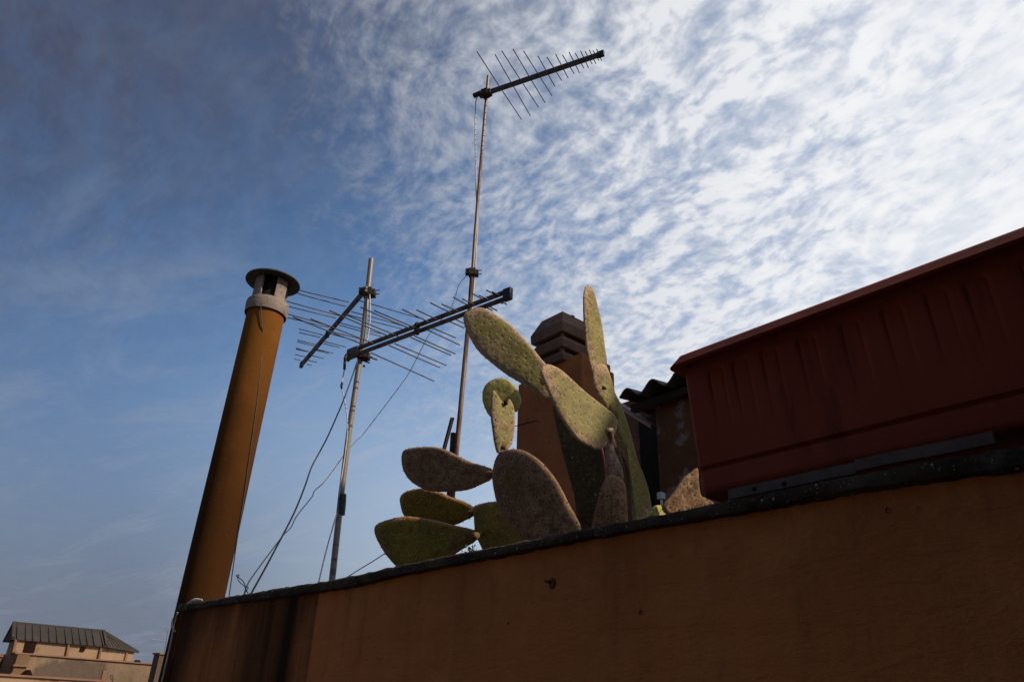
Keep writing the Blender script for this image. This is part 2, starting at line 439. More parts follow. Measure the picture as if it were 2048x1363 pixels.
M_WALL = wall_material(); M_COP = coping_material()
M_GROUND = simple('dusty_ground', (.10, .095, .085), (.16, .145, .12), .05, .95)
M_TILE = simple('terrace_tiles', (.22, .13, .09), (.30, .18, .12), 3, .8, bump=.003)
M_ROOFING = simple('grey_roofing_felt', (.10, .10, .095), (.16, .15, .14), 4, .95, bump=.004)

mb = MB(); mb.add([(-900, -900, -15), (900, -900, -15), (900, 900, -15), (-900, 900, -15)], [(0, 1, 2, 3)])
g = mb.build('ground', M_GROUND); g['kind'] = 'structure'
mb = MB(); mb.wbox(-6, S_END, -4, WALLF + .02, -.25, 0)
g = mb.build('terrace_floor', M_TILE); g['kind'] = 'structure'
mb = MB(); mb.wbox(-6, S_END + .0, 1.075, 9, ROOF_Z - .3, ROOF_Z)
g = mb.build('flat_roof', M_ROOFING); g['kind'] = 'structure'
g = mb = MB(); mb.wbox(-6, S_END, -3.9, 8.9, -15, -.26)
# the house that carries terrace and roof
hb = mb.build('house_block', M_WALL, wallframe=True); tag(hb, 'ochre plastered house body under the terrace wall', 'building')

mb = MB(); mb.wbox(-5.9, -1.3, -1.6, .80, .004, 3.4); mb.wbox(-5.9, .55, -3.8, -1.603, .004, 3.4)  # unseen walls, added to shade the terrace floor and darken the parapet
th = mb.build('shade_walls', simple('grey_render', (.115, .105, .095), (.085, .078, .07), 2, .95), wallframe=True); tag(th, 'unseen grey rendered walls added beyond the right edge to shade the terrace', 'building')
# parapet wall with its coping
wall = empty('parapet_wall', W(1.2, .95, 0), 'dark ochre plastered parapet wall with lichen covered coping and black damp streaks', 'wall')
mb = MB()
ss = [-1.6 + i * (S_END - .02 + 1.6) / 60 for i in range(61)]
zz = 14
def wallw(s, z): return WALLF + .004 * (mnoise.noise(Vector((s * 2.1, z * 2.3, 3.3)))) + .0016 * mnoise.noise(Vector((s * 11, z * 9, 1)))
for i, s in enumerate(ss):
    for j in range(zz + 1):
        z = .0 + (zcop(s) + .006) * j / zz
        mb.v.append(W(s, wallw(s, z), z))
for i in range(60):
    for j in range(zz):
        a = i * (zz + 1) + j
        mb.f.append((a, a + 1, a + zz + 2, a + zz + 1)); mb.mi.append(0)
nf = len(mb.v)
# back, ends
for (s) in (ss[0], ss[-1]):
    for (w, z) in ((WALLF, 0), (1.07, 0), (1.07, zcop(s) + .006), (WALLF, zcop(s) + .006)): mb.v.append(W(s, w, z))
b = nf
mb.f += [(b, b + 1, b + 2, b + 3), (b + 7, b + 6, b + 5, b + 4), (b + 1, b + 5, b + 6, b + 2), (b + 3, b + 2, b + 6, b + 7)]; mb.mi += [0] * 4
mb.build('plaster_face', M_WALL, wall, smooth=35, wallframe=True)

# coping: two rough slabs with an open joint
def coping(s0, s1, seed):
    n = max(8, int((s1 - s0) / .012)); mb = MB()
    prof = [(1.10, .004), (.870, .004), (.860, .003), (WF, .005), (WF - .001, .012), (WF, .020), (.856, CT - .002), (.90, CT + .002), (1.0, CT + .003), (1.10, CT + .003)]
    K = len(prof)
    for i in range(n + 1):
        s = s0 + (s1 - s0) * i / n
        e = 1 if 0 < i < n else .4
        for k, (w, h) in enumerate(prof):
            v = Vector((s * 26 + seed, h * 60, w * 20))
            dw = .0022 * mnoise.noise(v) + .0022 * mnoise.noise(v * 2.7) + .0018 * mnoise.noise(v * 6)
            dz = .0012 * mnoise.noise(v + Vector((9, 3, 1))) + .0020 * mnoise.noise(v * 2.9) + .0012 * mnoise.noise(v * 7)
            chip = max(0, mnoise.noise(Vector((s * 7 + seed, 4.2, k * .2))) - .45) * .012 if 2 <= k <= 6 else 0
            if k in (0, 9): dw = dz = 0
            mb.v.append(W(s, w + dw * e + chip, zcop(s) + h * (zctop(s) - zcop(s)) / CT + dz * e))
    for i in range(n):
        for k in range(K):
            a = i * K + k; b2 = i * K + (k + 1) % K
            mb.f.append((a, b2, b2 + K, a + K)); mb.mi.append(0)
    mb.f.append(tuple(range(K))); mb.mi.append(0)
    mb.f.append(tuple(n * K + k for k in range(K - 1, -1, -1))); mb.mi.append(0)
    return mb
S_JOINT = loc(pw(1186, 1062, WF))[0]
coping(-1.6, S_JOINT - .0015, 0).build('coping', M_COP, wall, smooth=60, wallframe=True)
coping(S_JOINT + .0015, S_END, 5).build('coping', M_COP, wall, smooth=60, wallframe=True)

# broken hook stub and drilled holes in the plaster
M_RUST = simple('brown_rust', (.16, .06, .025), (.07, .03, .018), 60, .85, bump=.002)
M_BLACK = simple('black_plastic', (.012, .012, .012), (.022, .02, .018), 30, .5)
M_HOLE = simple('dark_hole', (.010, .006, .004), (.016, .01, .006), 30, .95)
hk = MB(); p = pw(1105, 1166, WALLF)
hk.tube([p + N * .01, p - N * .009 + Z * .002, p - N * .014 + Z * .001], [.0026, .0025, .002], 8)
hk.tube([p - N * .011 + D * .002 + Z * .002, p - N * .011 + D * .007 + Z * .004], [.002, .0014], 6)
hk.tube([p - N * .0005, p - N * .002, p - N * .003], [.009, .0065, .002], 10)
hk.build('hook', M_RUST, wall, smooth=True)
for (x, y, r) in ((673, 1217, .0062), (1284, 1224, .0032), (692, 1190, .003), (1017, 1246, .002), (634, 1206, .0045), (1777, 1021, .003)):
    hm = MB(); p = pw(x, y, WALLF); s_, w_, z_ = loc(p); ww = wallw(s_, z_)
    pts = []
    for k in range(14):
        a = 2 * math.pi * k / 14; rr = r * random.uniform(.75, 1.15)
        pts.append(W(s_ + rr * math.cos(a), ww - .0012, z_ + rr * math.sin(a)))
    hm.add(pts + [W(s_, ww + .0025, z_)], [(k, (k + 1) % 14, 14) for k in range(14)])
    hm.build('drilled_hole', M_HOLE, wall)

# ------------------------------------------------------------------ planter trough
M_POT = planter_material()
pot = None
pL_rt = loc(pw(1341, 706, .862)); pL_rb = loc(pw(1334, 737, .860))
pR_rt = loc(pw(2048, 447, .862)); pR_rb = loc(pw(2048, 478, .860))
bt = loc(pw(1361, 737, .893)); bc = loc(pw(1391, 940, .921)); bb = loc(pw(1399, 990, .927))
print('planter', pL_rt, pL_rb, pR_rt, pR_rb, bt, bc, bb, loc(pw(2048, 786, .897)), loc(pw(2048, 856, .9)))
pot = empty('flower_box', W(.1, .98, bb[2]), 'long reddish brown plastic flower box with thick rim on the parapet', 'flower box')
z_bot = bb[2]; z_cr = bc[2]; z_rb = (pL_rb[2] + pR_rb[2]) / 2; z_rt = (pL_rt[2] + pR_rt[2]) / 2
S0p = -.62
zt = z_rt - .004
def bodyw(z):
    if z < z_cr: return .927 - .004 * (z - z_bot) / (z_cr - z_bot)
    return .921 + (.893 - .921) * (z - z_cr) / (zt - z_cr)
def bodys(z):                                # left end leans in towards the foot
    return bb[0] + (bt[0] - bb[0]) * (z - z_bot) / (zt - z_bot)
WB = 1.04
mb = MB()
# front face as a fine grid so that the pressed ribs are real relief
NS, NZ = 1150, 100
ribs = []
for px, py in ((1426, 740), (1475, 721), (1533, 700), (1607, 672), (1694, 645), (1779, 616), (1868, 587), (1948, 564)): ribs.append(loc(pw(px, py, .894))[0])
print('ribs', [round(a - b, 4) for a, b in zip(ribs, ribs[1:])])
for k in range(6): ribs.append(ribs[-1] - .06)
zarch = sum(loc(pw(px, py, .894))[2] for px, py in ((1533, 697), (1607, 669), (1694, 642), (1779, 613))) / 4
def ribdepth(s, z):
    top = zarch; bot = z_cr + .035; best = 0
    for c in ribs:
        hw = .0125; dx = abs(s - c)
        if dx > hw + .01: continue
        cr = .006                                   # rounded upper corners
        ax_, az_ = dx - (hw - cr), z - (top - cr)
        d_ = math.hypot(max(ax_, 0), max(az_, 0)) + min(max(ax_, az_), 0) - cr
        t = max(0., min(1., .5 - d_ / .003)); t = t * t * (3 - 2 * t)
        g_ = math.exp(-(d_ / .0030) ** 2)
        best = max(best, (t * .75 + g_ * .58) * max(0., min(1., (z - bot) / .10)))
    return best
for i in range(NS + 1):
    for j in range(NZ + 1):
        z = z_bot + (zt - z_bot) * j / NZ
        sE = bodys(z); s = sE + (S0p - sE) * i / NS
        w = bodyw(z) + .0032 * ribdepth(s, z)
        if abs(z - z_cr) < .0026: w += .0055
        rr = min(1, (sE - s) / .012); w += (1 - rr) ** 2 * .010
        w += .0009 * mnoise.noise(Vector((s * 6, z * 9, 2)))
        if z < z_bot + .01: w += .006 * (1 - (z - z_bot) / .01) ** 2
        mb.v.append(W(s, w, z))
for i in range(NS):
    for j in range(NZ):
        a = i * (NZ + 1) + j
        mb.f.append((a, a + NZ + 1, a + NZ + 2, a + 1)); mb.mi.append(0)
# left end, back and bottom
nb = len(mb.v)
for j in range(NZ + 1):
    z = z_bot + (zt - z_bot) * j / NZ
    mb.v.append(W(bodys(z), WB - .02, z)); mb.v.append(W(S0p, WB - .02, z))
for j in range(NZ):
    mb.f.append((j, j + 1, nb + 2 * j + 2, nb + 2 * j)); mb.mi.append(0)
    mb.f.append((nb + 2 * j, nb + 2 * j + 2, nb + 2 * j + 3, nb + 2 * j + 1)); mb.mi.append(0)
    e0 = NS * (NZ + 1) + j
    mb.f.append((e0 + 1, e0, nb + 2 * j + 1, nb + 2 * j + 3)); mb.mi.append(0)
bl = [i * (NZ + 1) for i in range(NS + 1)]
mb.f.append(tuple([nb, nb + 1] + bl[::-1])); mb.mi.append(0)
mb.build('trough', M_POT, pot, smooth=50, wallframe=True)
# rim: hollow collar, rounded corners
mb = MB()
def rimloop(off, z):
    sL = (pL_rb[0] + pL_rt[0]) / 2 + .007 - off; sR = S0p - .02 + off; wf = .860 + off; wb = WB + .01 - off
    r = max(.006, .018 - off * .5); out = []
    for (cs, cw, a0) in ((sL - r, wf + r, 0), (sR + r, wf + r, 90), (sR + r, wb - r, 180), (sL - r, wb - r, 270)):
        for k in range(7):
            a = R(a0 + 15 * k)
            # a=0 -> +s ; 90 -> -w
            ds = r * math.cos(a); dw = -r * math.sin(a)
            out.append(W(cs + ds, cw + dw, z))
    return out
loops = [rimloop(.022, z_rb + .008), rimloop(.004, z_rb + .001), rimloop(.0, z_rb + .003), rimloop(.010, z_rt - .005), rimloop(.0125, z_rt - .001), rimloop(.016, z_rt), rimloop(.056, z_rt - .001), rimloop(.064, z_rt - .045)]
for L in loops: mb.v += L
K = len(loops[0])
for i in range(len(loops) - 1):
    for k in range(K):
        k2 = (k + 1) % K
        mb.f.append((i * K + k, i * K + k2, (i + 1) * K + k2, (i + 1) * K + k)); mb.mi.append(0)
mb.build('rim', M_POT, pot, smooth=50, wallframe=True)
M_SOIL = simple('dry_soil', (.05, .035, .025), (.09, .06, .04), 40, 1, bump=.01)
mb = MB(); mb.add([W(pL_rt[0] - .05, .935, z_rt - .05), W(S0p + .02, .935, z_rt - .05), W(S0p + .02, WB - .03, z_rt - .05), W(pL_rt[0] - .04, WB - .03, z_rt - .05)], [(0, 1, 2, 3)])
mb.build('soil', M_SOIL, pot)

# flat bars under the planter
M_BAR = simple('pale_galvanised_bar', (.115, .085, .07), (.075, .055, .046), 25, .8, .2, 0, bump=.001)
def flatbar(x0, x1, y0, y1, w, label, holes):
    # x0,x1 photo columns of the ends; thickness 6 mm, height from coping top to box
    a = loc(pw(x0, y0, w)); b = loc(pw(x1, y1, w)); n = 40
    root_p = W((a[0] + b[0]) / 2, w, a[2])
    e = MB(); hgt = .0135
    for i in range(n + 1):
        s = a[0] + (b[0] - a[0]) * i / n; z = a[2] + (b[2] - a[2]) * i / n + .0006 * mnoise.noise(Vector((s * 20, 1, 2)))
        for (dw, dz) in ((0, 0), (0, hgt), (.005, hgt), (.005, 0)): e.v.append(W(s, w + dw, z + dz))
    for i in range(n):
        for k in range(4):
            e.f.append((i * 4 + k, i * 4 + (k + 1) % 4, i * 4 + 4 + (k + 1) % 4, i * 4 + 4 + k)); e.mi.append(0)
    e.f += [(3, 2, 1, 0), tuple(n * 4 + k for k in range(4))]; e.mi += [0, 0]
    o = e.build('flat_bar', M_BAR, wallframe=True); tag(o, label, 'metal bar', 'flat bars under the flower box')
    for (x, y, r) in holes:
        hm = MB(); p = pw(x, y, w - .0008)
        hm.tube([p, p + N * .0006], r, 12)
        hm.build('bolt_hole', M_HOLE, o)
flatbar(1457, 1712, 998, 945, .872, 'pale flat metal bar with two dark holes under the flower box', [(1508, 977, .0032), (1568, 967, .0034)])
flatbar(1712, 1990, 940, 886, .866, 'plain grey flat metal bar under the flower box, nearer the frame edge', [])

# ------------------------------------------------------------------ prickly pears
M_GRN = cactus_material('cactus_green', (.235, .155, .016), (.165, .110, .013), (.30, .15, .065), .20)
M_DARK = cactus_material('cactus_shaded_green', (.085, .052, .012), (.06, .04, .010), (.11, .055, .03), .2, .5)  # darker green for the rear pad, its shade put into the colour
M_MIX = cactus_material('cactus_weathered', (.265, .205, .058), (.20, .155, .044), (.40, .26, .145), .46)
M_CORK = cactus_material('cactus_corky', (.18, .11, .022), (.15, .085, .022), (.27, .145, .08), .74)
M_YEL = cactus_material('cactus_young', (.42, .34, .09), (.34, .28, .07), (.34, .27, .12), .03, .6)
M_BARK = cactus_material('cactus_bark', (.18, .105, .065), (.11, .065, .045), (.30, .20, .135), .85)
M_ARE = simple('areole', (.045, .028, .018), (.10, .07, .04), 200, .95)

def pad(parent, pts, org, sc, w, head, el, T, mt, flat=9.0, areoles=True, name='pad', label=None, spacing=.025):
    P2 = [Vector((org[0] + x / sc, org[1] + y / sc, 0)) for x, y in pts]
    P2 = crm(P2, 5, True)
    cx = sum(p.x for p in P2) / len(P2); cy = sum(p.y for p in P2) / len(P2)
    c = pw(cx, cy, w); n = hvec(head, el)
    if n.dot(CAM - c) < 0: n = -n
    ring = [onplane(p.x, p.y, c, n) for p in P2]
    e1 = n.cross(Z).normalized(); e2 = n.cross(e1)
    c = sum(ring, Vector()) / len(ring); T = T * .64
    # inset by the apparent bulge of the rounded edge
    NR = len(ring); K = 12; mb = MB(); rim = []
    sd_ = random.uniform(0, 50)
    bend = random.uniform(-.4, .4) * T
    size = max((p - c).length for p in ring)
    def hgt(r): return T * (max(0, 1 - r ** flat)) ** .5
    rr = [1 - (1 - k / K) ** 2.2 if k < K else 1.0 for k in range(K + 1)]
    def place(p, r, side):
        q = c + (p - c) * r
        v = q * 22 + Vector((sd_, 0, 0))
        h = hgt(r) * side * (1 + .08 * mnoise.noise(v))
        q = q + n * (h + bend * (r * r) * 1.0 + .05 * T * mnoise.noise(v * 1.9))
        return q
    idx = {}
    for side in (1, -1):
        for k in range(K + 1):
            if k == 0:
                idx[(side, 0)] = len(mb.v); mb.v.append(place(c, 0, side)); mb.uv[len(mb.v) - 1] = ((mb.v[-1] - c).dot(e1) + sd_, (mb.v[-1] - c).dot(e2)); rim.append(0); continue
            if k == K and side == -1: idx[(side, K)] = idx[(1, K)]; continue
            idx[(side, k)] = len(mb.v)
            for p in ring:
                q = place(p, rr[k], side)
                mb.v.append(q); mb.uv[len(mb.v) - 1] = ((q - c).dot(e1) + sd_, (q - c).dot(e2) + (3 if side < 0 else 0)); rim.append(max(0, (rr[k] - .6) / .4))
    for side in (1, -1):
        for j in range(NR):
            j2 = (j + 1) % NR; a = idx[(side, 1)]
            f = (idx[(side, 0)], a + j, a + j2); mb.f.append(f if side > 0 else f[::-1]); mb.mi.append(0)
            for k in range(1, K):
                a, b = idx[(side, k)], idx[(side, k + 1)]
                f = (a + j, b + j, b + j2, a + j2); mb.f.append(f if side > 0 else f[::-1]); mb.mi.append(0)
    # areole cushions with short spines
    if areoles:
        spots = []
        L = [((p - c).dot(e1), (p - c).dot(e2)) for p in ring]
        def inside(u, v):
            ins = False
            for i in range(NR):
                (x1, y1), (x2, y2) = L[i], L[(i + 1) % NR]
                if (y1 > v) != (y2 > v) and u < (x2 - x1) * (v - y1) / (y2 - y1) + x1: ins = not ins
            return ins
        nn = int(size / spacing) + 2
        for a in range(-nn, nn + 1):
            for b in range(-nn, nn + 1):
                u = (a + .5 * (b % 2)) * spacing + random.uniform(-.003, .003); v = b * spacing * .8 + random.uniform(-.003, .003)
                if not inside(u * 1.12, v * 1.12): continue
                q0 = c + e1 * u + e2 * v
                # radial fraction
                best = min(range(NR), key=lambda i: -((ring[i] - c).normalized().dot((q0 - c).normalized()) if (q0 - c).length > 1e-5 else 0))
                r = (q0 - c).length / max(1e-5, (ring[best] - c).length)
                if r > .93: continue
                for side in (1, -1): spots.append((place(ring[best], r, side), n * side))
        per = 0; last = ring[0]
        for i in range(NR):
            per += (ring[i] - last).length; last = ring[i]
            if per > spacing * .75:
                per = 0; spots.append((place(ring[i], 1, 1), (ring[i] - c).normalized()))
        for q, nn_ in spots:
            r0 = random.uniform(.0008, .0017); t = nn_.cross(Vector((.31, .2, .93))).normalized(); t2 = nn_.cross(t)
            hh = random.uniform(.0006, .0022)
            vs = [q + (t * math.cos(a) + t2 * math.sin(a)) * r0 - nn_ * .0006 for a in (0, 1.05, 2.1, 3.14, 4.19, 5.24)] + [q + nn_ * hh]
            mb.add(vs, [(k, (k + 1) % 6, 6) for k in range(6)], 1); rim += [0] * 7
            if abs(nn_.dot(n)) < .5: vs = [q + (x_ - q) * 1.5 for x_ in vs]; mb.v[-7:] = vs
            if random.random() < .25:
                dv = (nn_ + Vector((random.uniform(-.6, .6), random.uniform(-.6, .6), random.uniform(-.6, .6)))).normalized() * random.uniform(.005, .011)
                mb.add([q + t * .0004, q - t * .0004, q + t2 * .0005, q + dv], [(0, 1, 3), (1, 2, 3), (2, 0, 3)], 1); rim += [0] * 4
    o = mb.build(name, [mt, M_ARE], parent, smooth=True)
    at = o.data.attributes.new('rim', 'FLOAT', 'POINT')
    at.data.foreach_set('value', [float(x) for x in rim])
    if label: o['label'] = label
    return o, c

def stem(parent, pts, rs, mt=None):
    mb = MB(); P = crm(pts, 6)
    RS = [rs[0] + (rs[-1] - rs[0]) * i / (len(P) - 1) for i in range(len(P))]
    RS = [r * (1 + .18 * mnoise.noise(p * 30)) for r, p in zip(RS, P)]
    mb.tube(P, RS, 14)
    o = mb.build('stem', [mt or M_BARK, M_ARE], parent, smooth=True)
    return o

C5 = ((720, 860), 4.452); C4 = ((900, 600), 4.258); C3 = ((860, 780), 6.195); C2 = ((1000, 560), 5.68); C1 = ((700, 560), 2.272); CB = ((1180, 850), 6.49)
GP = 'prickly pears along the parapet'
pa = empty('prickly_pear', W(1.15, 1.16, ROOF_Z), 'leftmost prickly pear with broad shaded pads reaching left and a round yellow young pad', 'cactus', GP)
A1 = [(1225, 215), (1290, 175), (1380, 165), (1480, 190), (1600, 270), (1700, 380), (1780, 500), (1850, 640), (1920, 770), (1965, 880), (1920, 1040), (1700, 1100), (1540, 1040), (1420, 950), (1330, 845), (1270, 765), (1215, 640), (1188, 520), (1175, 420), (1185, 320)]
pad(pa, A1, *C5, 1.13, 214, -8, .014, M_CORK)
A2 = [(785, 5), (830, 60), (900, 150), (945, 150), (985, 112), (1030, 200), (1052, 330), (1047, 480), (1030, 600), (1000, 690), (950, 735), (880, 765), (835, 770), (800, 640), (775, 460), (757, 300), (762, 90)]
pad(pa, A2, *C3, 1.10, 150, 5, .012, M_MIX)
A3 = [(964.6, 797), (968, 775), (982, 760.5), (1003, 755.5), (1020, 762), (1033, 775), (1042, 795), (1042, 808), (1036, 820), (1020, 829), (1000, 838), (982, 834), (971, 818)]
pad(pa, A3, (0, 0), 1, 1.15, 190, -8, .011, M_YEL, label='round pale yellow young pad', spacing=.02)
A4 = [(390, 182), (440, 160), (560, 147), (680, 150), (780, 180), (880, 230), (1000, 285), (1110, 318), (1175, 345), (1200, 390), (1165, 440), (1080, 482), (990, 522), (900, 540), (760, 548), (620, 540), (540, 510), (450, 450), (390, 360), (372, 280), (375, 220)]
pad(pa, A4, *C5, 1.13, 205, -12, .013, M_CORK)
A5 = [(355, 640), (365, 580), (420, 540), (520, 518), (620, 525), (720, 550), (800, 590), (920, 630), (1010, 680), (1040, 720), (1000, 770), (930, 805), (850, 840), (700, 850), (540, 820), (400, 770)]
pad(pa, A5, *C5, 1.22, 198, -22, .013, M_GRN)
A6 = [(130, 870), (160, 830), (250, 795), (400, 765), (560, 780), (700, 805), (850, 845), (1000, 880), (1050, 925), (1030, 985), (960, 1030), (880, 1080), (760, 1160), (560, 1225), (380, 1245), (260, 1140), (190, 1040), (140, 940)]
pad(pa, A6, *C5, 1.16, 196, -12, .015, M_GRN)
A7 = [(1008, 690), (1060, 655), (1200, 632), (1340, 650), (1450, 800), (1520, 960), (1480, 1140), (1300, 1220), (1150, 1160), (1060, 1000), (1025, 930), (1015, 790)]
pad(pa, A7, *C5, 1.24, 212, -5, .015, M_GRN)
j = pw(998, 800, 1.14)
mb = MB(); q = pw(1011.5, 804, 1.10)
mb.tube([q - Z * .006, q, q + Z * .003, q + Z * .005], [.0045, .0055, .0045, .002], 10)
mb.build('fruit_scar', M_HOLE, pa, smooth=True)
a1b = pw(1120, 1075, 1.14)
stem(pa, [a1b - Z * .035 + Z * .02, a1b - Z * .08 + N * .02, Vector((a1b.x, a1b.y, ROOF_Z)) + N * .04], [.026, .034])
a7b = pw(1040, 1100, 1.24)
stem(pa, [a7b - Z * .035 + Z * .03, a7b - Z * .08, Vector((a7b.x, a7b.y, ROOF_Z)) + N * .02], [.024, .03])

pb = empty('prickly_pear', W(1.0, 1.2, ROOF_Z), 'middle prickly pear with two large sunlit speckled pads in front of the chimney', 'cactus', GP)
B1 = [(115, 130), (160, 85), (240, 60), (320, 80), (420, 140), (520, 210), (620, 310), (700, 400), (770, 490), (835, 570), (870, 680), (870, 800), (820, 845), (740, 805), (660, 745), (580, 690), (480, 630), (350, 530), (240, 430), (170, 320), (125, 220)]
pad(pb, B1, *C4, 1.37, 184, -6, .017, M_MIX)
B2 = [(770, 590), (800, 555), (850, 553), (940, 600), (1040, 690), (1140, 780), (1240, 860), (1330, 930), (1400, 985), (1422, 1040), (1410, 1120), (1380, 1180), (1320, 1250), (1250, 1278), (1180, 1250), (1080, 1190), (1000, 1090), (930, 980), (870, 860), (820, 750), (780, 650)]
pad(pb, B2, *C4, 1.30, 150, 6, .015, M_MIX)
B3 = [(235, 160), (290, 180), (320, 320), (385, 480), (435, 640), (410, 760), (300, 760), (200, 690), (205, 500), (200, 330)]
pad(pb, B3, *CB, 1.32, 190, 0, .02, M_BARK, flat=2.2, name='stem', areoles=False)
B4 = [(260, 640), (430, 720), (472, 900), (490, 1240), (480, 1400), (250, 1420), (30, 1400), (40, 1200), (90, 1000), (150, 780)]
pad(pb, B4, *CB, 1.28, 195, -5, .018, M_CORK, flat=3)
B5 = [(925, 560), (1030, 600), (1140, 660), (1215, 740), (1240, 900), (1235, 1130), (1060, 1150), (1015, 970), (965, 790), (935, 660)]
pad(pb, B5, *C1, 1.50, 214, 0, .018, M_DARK)
rd = MB(); rd.tube(crm([pw(1204, 896, 1.285), pw(1208, 920, 1.28), pw(1210, 948, 1.285)], 5), .0022, 6)
M_RED = simple('red_cord', (.22, .03, .02), (.15, .02, .015), 40, .7)
tag(rd.build('red_cord', M_RED, smooth=True), 'short dull red cord hanging beside the corky cactus stem', 'cord')
b4b = pw(1222, 1060, 1.29)
stem(pb, [b4b - Z * .035 + Z * .02, b4b - Z * .08, Vector((b4b.x, b4b.y, ROOF_Z)) + N * .03], [.03, .036])

pc = empty('prickly_pear', W(.9, 1.24, ROOF_Z), 'tallest prickly pear, upright narrow pad above a long stem pad right of the chimney', 'cactus', GP)
T1 = [(945, 150), (960, 90), (990, 62), (1020, 68), (1050, 120), (1080, 220), (1110, 350), (1140, 480), (1165, 650), (1185, 800), (1202, 920), (1206, 1120), (1190, 1230), (1120, 1220), (1062, 1100), (1020, 980), (990, 850), (970, 720), (955, 550), (945, 400), (942, 250)]
pad(pc, T1, *C2, 1.45, 134, 0, .0165, M_MIX, flat=3)
T2 = [(1112, 390), (1165, 385), (1192, 480), (1232, 560), (1272, 680), (1312, 830), (1352, 930), (1368, 1000), (1372, 1100), (1305, 1150), (1282, 900), (1240, 780), (1200, 690), (1172, 620), (1137, 540), (1112, 470)]
pad(pc, T2, *C1, 1.455, 148, 0, .0165, M_MIX, flat=3)
kn = MB(); ka = pw(1202, 735, 1.399); kb = pw(1206, 792, 1.399)
P = crm([ka, (ka + kb) / 2, kb], 8)
kn.tube(P, [.009 + .007 * math.sin(math.pi * i / (len(P) - 1)) ** .6 * (1 + .3 * mnoise.noise(p * 60)) for i, p in enumerate(P)], 14)
kn.build('corky_knot', [M_CORK, M_ARE], pc, smooth=True)
kn = MB(); ka = pw(1218, 800, 1.419); kb = pw(1232, 838, 1.419); P = crm([ka, (ka + kb) / 2 - N * .004, kb], 6)
kn.tube(P, [.006 + .007 * math.sin(math.pi * i / (len(P) - 1)) ** .6 for i, p in enumerate(P)], 12)
kn.build('corky_knot', [M_CORK, M_ARE], pc, smooth=True)
kh = MB(); q = pw(1204, 776, 1.386); kh.tube([q + N * .01, q - N * .002], .0075, 12); kh.tube([q - N * .0021, q + N * .006], [.006, .003], 12)
kh.build('fruit_scar', M_HOLE, pc, smooth=True)
c2b = pw(1285, 1050, 1.47)
stem(pc, [c2b - Z * .035 + Z * .02, c2b - Z * .1, Vector((c2b.x, c2b.y, ROOF_Z)) + N * .02], [.026, .03])

pe = empty('prickly_pear', W(.62, 1.0, ROOF_Z), 'small prickly pear squeezed behind the end of the flower box', 'cactus', GP)
E1 = [(1370, 560), (1392, 600), (1400, 760), (1430, 920), (1520, 970), (1600, 1030), (1560, 1130), (1300, 1180), (1100, 1190), (980, 1150), (930, 1050), (1000, 960), (1100, 830), (1200, 690), (1290, 620)]
pad(pe, E1, *CB, 1.075, 166, -2, .012, M_CORK, spacing=.016)
E2 = [(765, 1170), (800, 1080), (850, 1042), (910, 1042), (960, 1090), (985, 1140), (960, 1220), (850, 1240)]
pad(pe, E2, *CB, 1.065, 150, 10, .007, M_YEL, spacing=.015)
e1b = pw(1362, 1030, 1.08)
stem(pe, [e1b - Z * .03, e1b - Z * .05 + N * .09, Vector((e1b.x, e1b.y, ROOF_Z)) + N * .14], [.014, .02])

def joint(parent, a, b, r, mt):
    pa_, pb_ = pw(*a), pw(*b); t = (pb_ - pa_).normalized() * .012
    mb = MB(); P = crm([pa_ - t, pa_, (pa_ + pb_) / 2, pb_, pb_ + t], 4)
    n_ = len(P) - 1
    mb.tube(P, [.82 * r * (.6 + .4 * abs(2 * i / n_ - 1) ** .7) * (1 + .15 * mnoise.noise(p * 70)) for i, p in enumerate(P)], 12)
    mb.build('joint', [mt, M_ARE], parent, smooth=True)
joint(pa, (951, 1071, 1.16), (966, 1064, 1.24), .013, M_CORK)
joint(pa, (945, 1025, 1.22), (962, 1018, 1.24), .012, M_CORK)
joint(pa, (982, 948, 1.13), (996, 945, 1.13), .012, M_CORK)
joint(pa, (1006, 895, 1.10), (1010, 910, 1.125), .011, M_CORK)
joint(pa, (1004, 820, 1.15), (1007, 815, 1.105), .009, M_MIX)
joint(pb, (1088, 762, 1.37), (1102, 758, 1.31), .014, M_MIX)
joint(pb, (1220, 868, 1.305), (1224, 885, 1.32), .013, M_BARK)
b5b = pw(1180, 1070, 1.5)
stem(pb, [b5b + Z * .0, b5b - Z * .1, Vector((b5b.x, b5b.y, ROOF_Z))], [.028, .034])
e2b = pw(1313, 1040, 1.068)
stem(pe, [e2b, e2b - Z * .03 + N * .02 - D * .01, e1b - Z * .06 + N * .08], [.009, .012])
# small succulent tuft at the coping
M_SPRIG = simple('sprig_leaf', (.07, .12, .04), (.12, .16, .06), 80, .6)
mb = MB(); c0 = pw(942, 1100, 1.0)
for i in range(60):
    p = c0 + Vector((random.gauss(0, .009), random.gauss(0, .009), random.uniform(-.02, .006)))
    n1 = Vector((random.gauss(0, 1), random.gauss(0, 1), random.gauss(.4, 1))).normalized(); t = n1.cross(Z).normalized(); l = random.uniform(.004, .008)
    mb.add([p, p + t * l * .4 + n1 * l * .6, p + n1 * l * 1.3, p - t * l * .4 + n1 * l * .6], [(0, 1, 2, 3)])
sp = mb.build('succulent', M_SPRIG); tag(sp, 'tiny green succulent tuft growing at the coping under the lowest pad', 'plant')

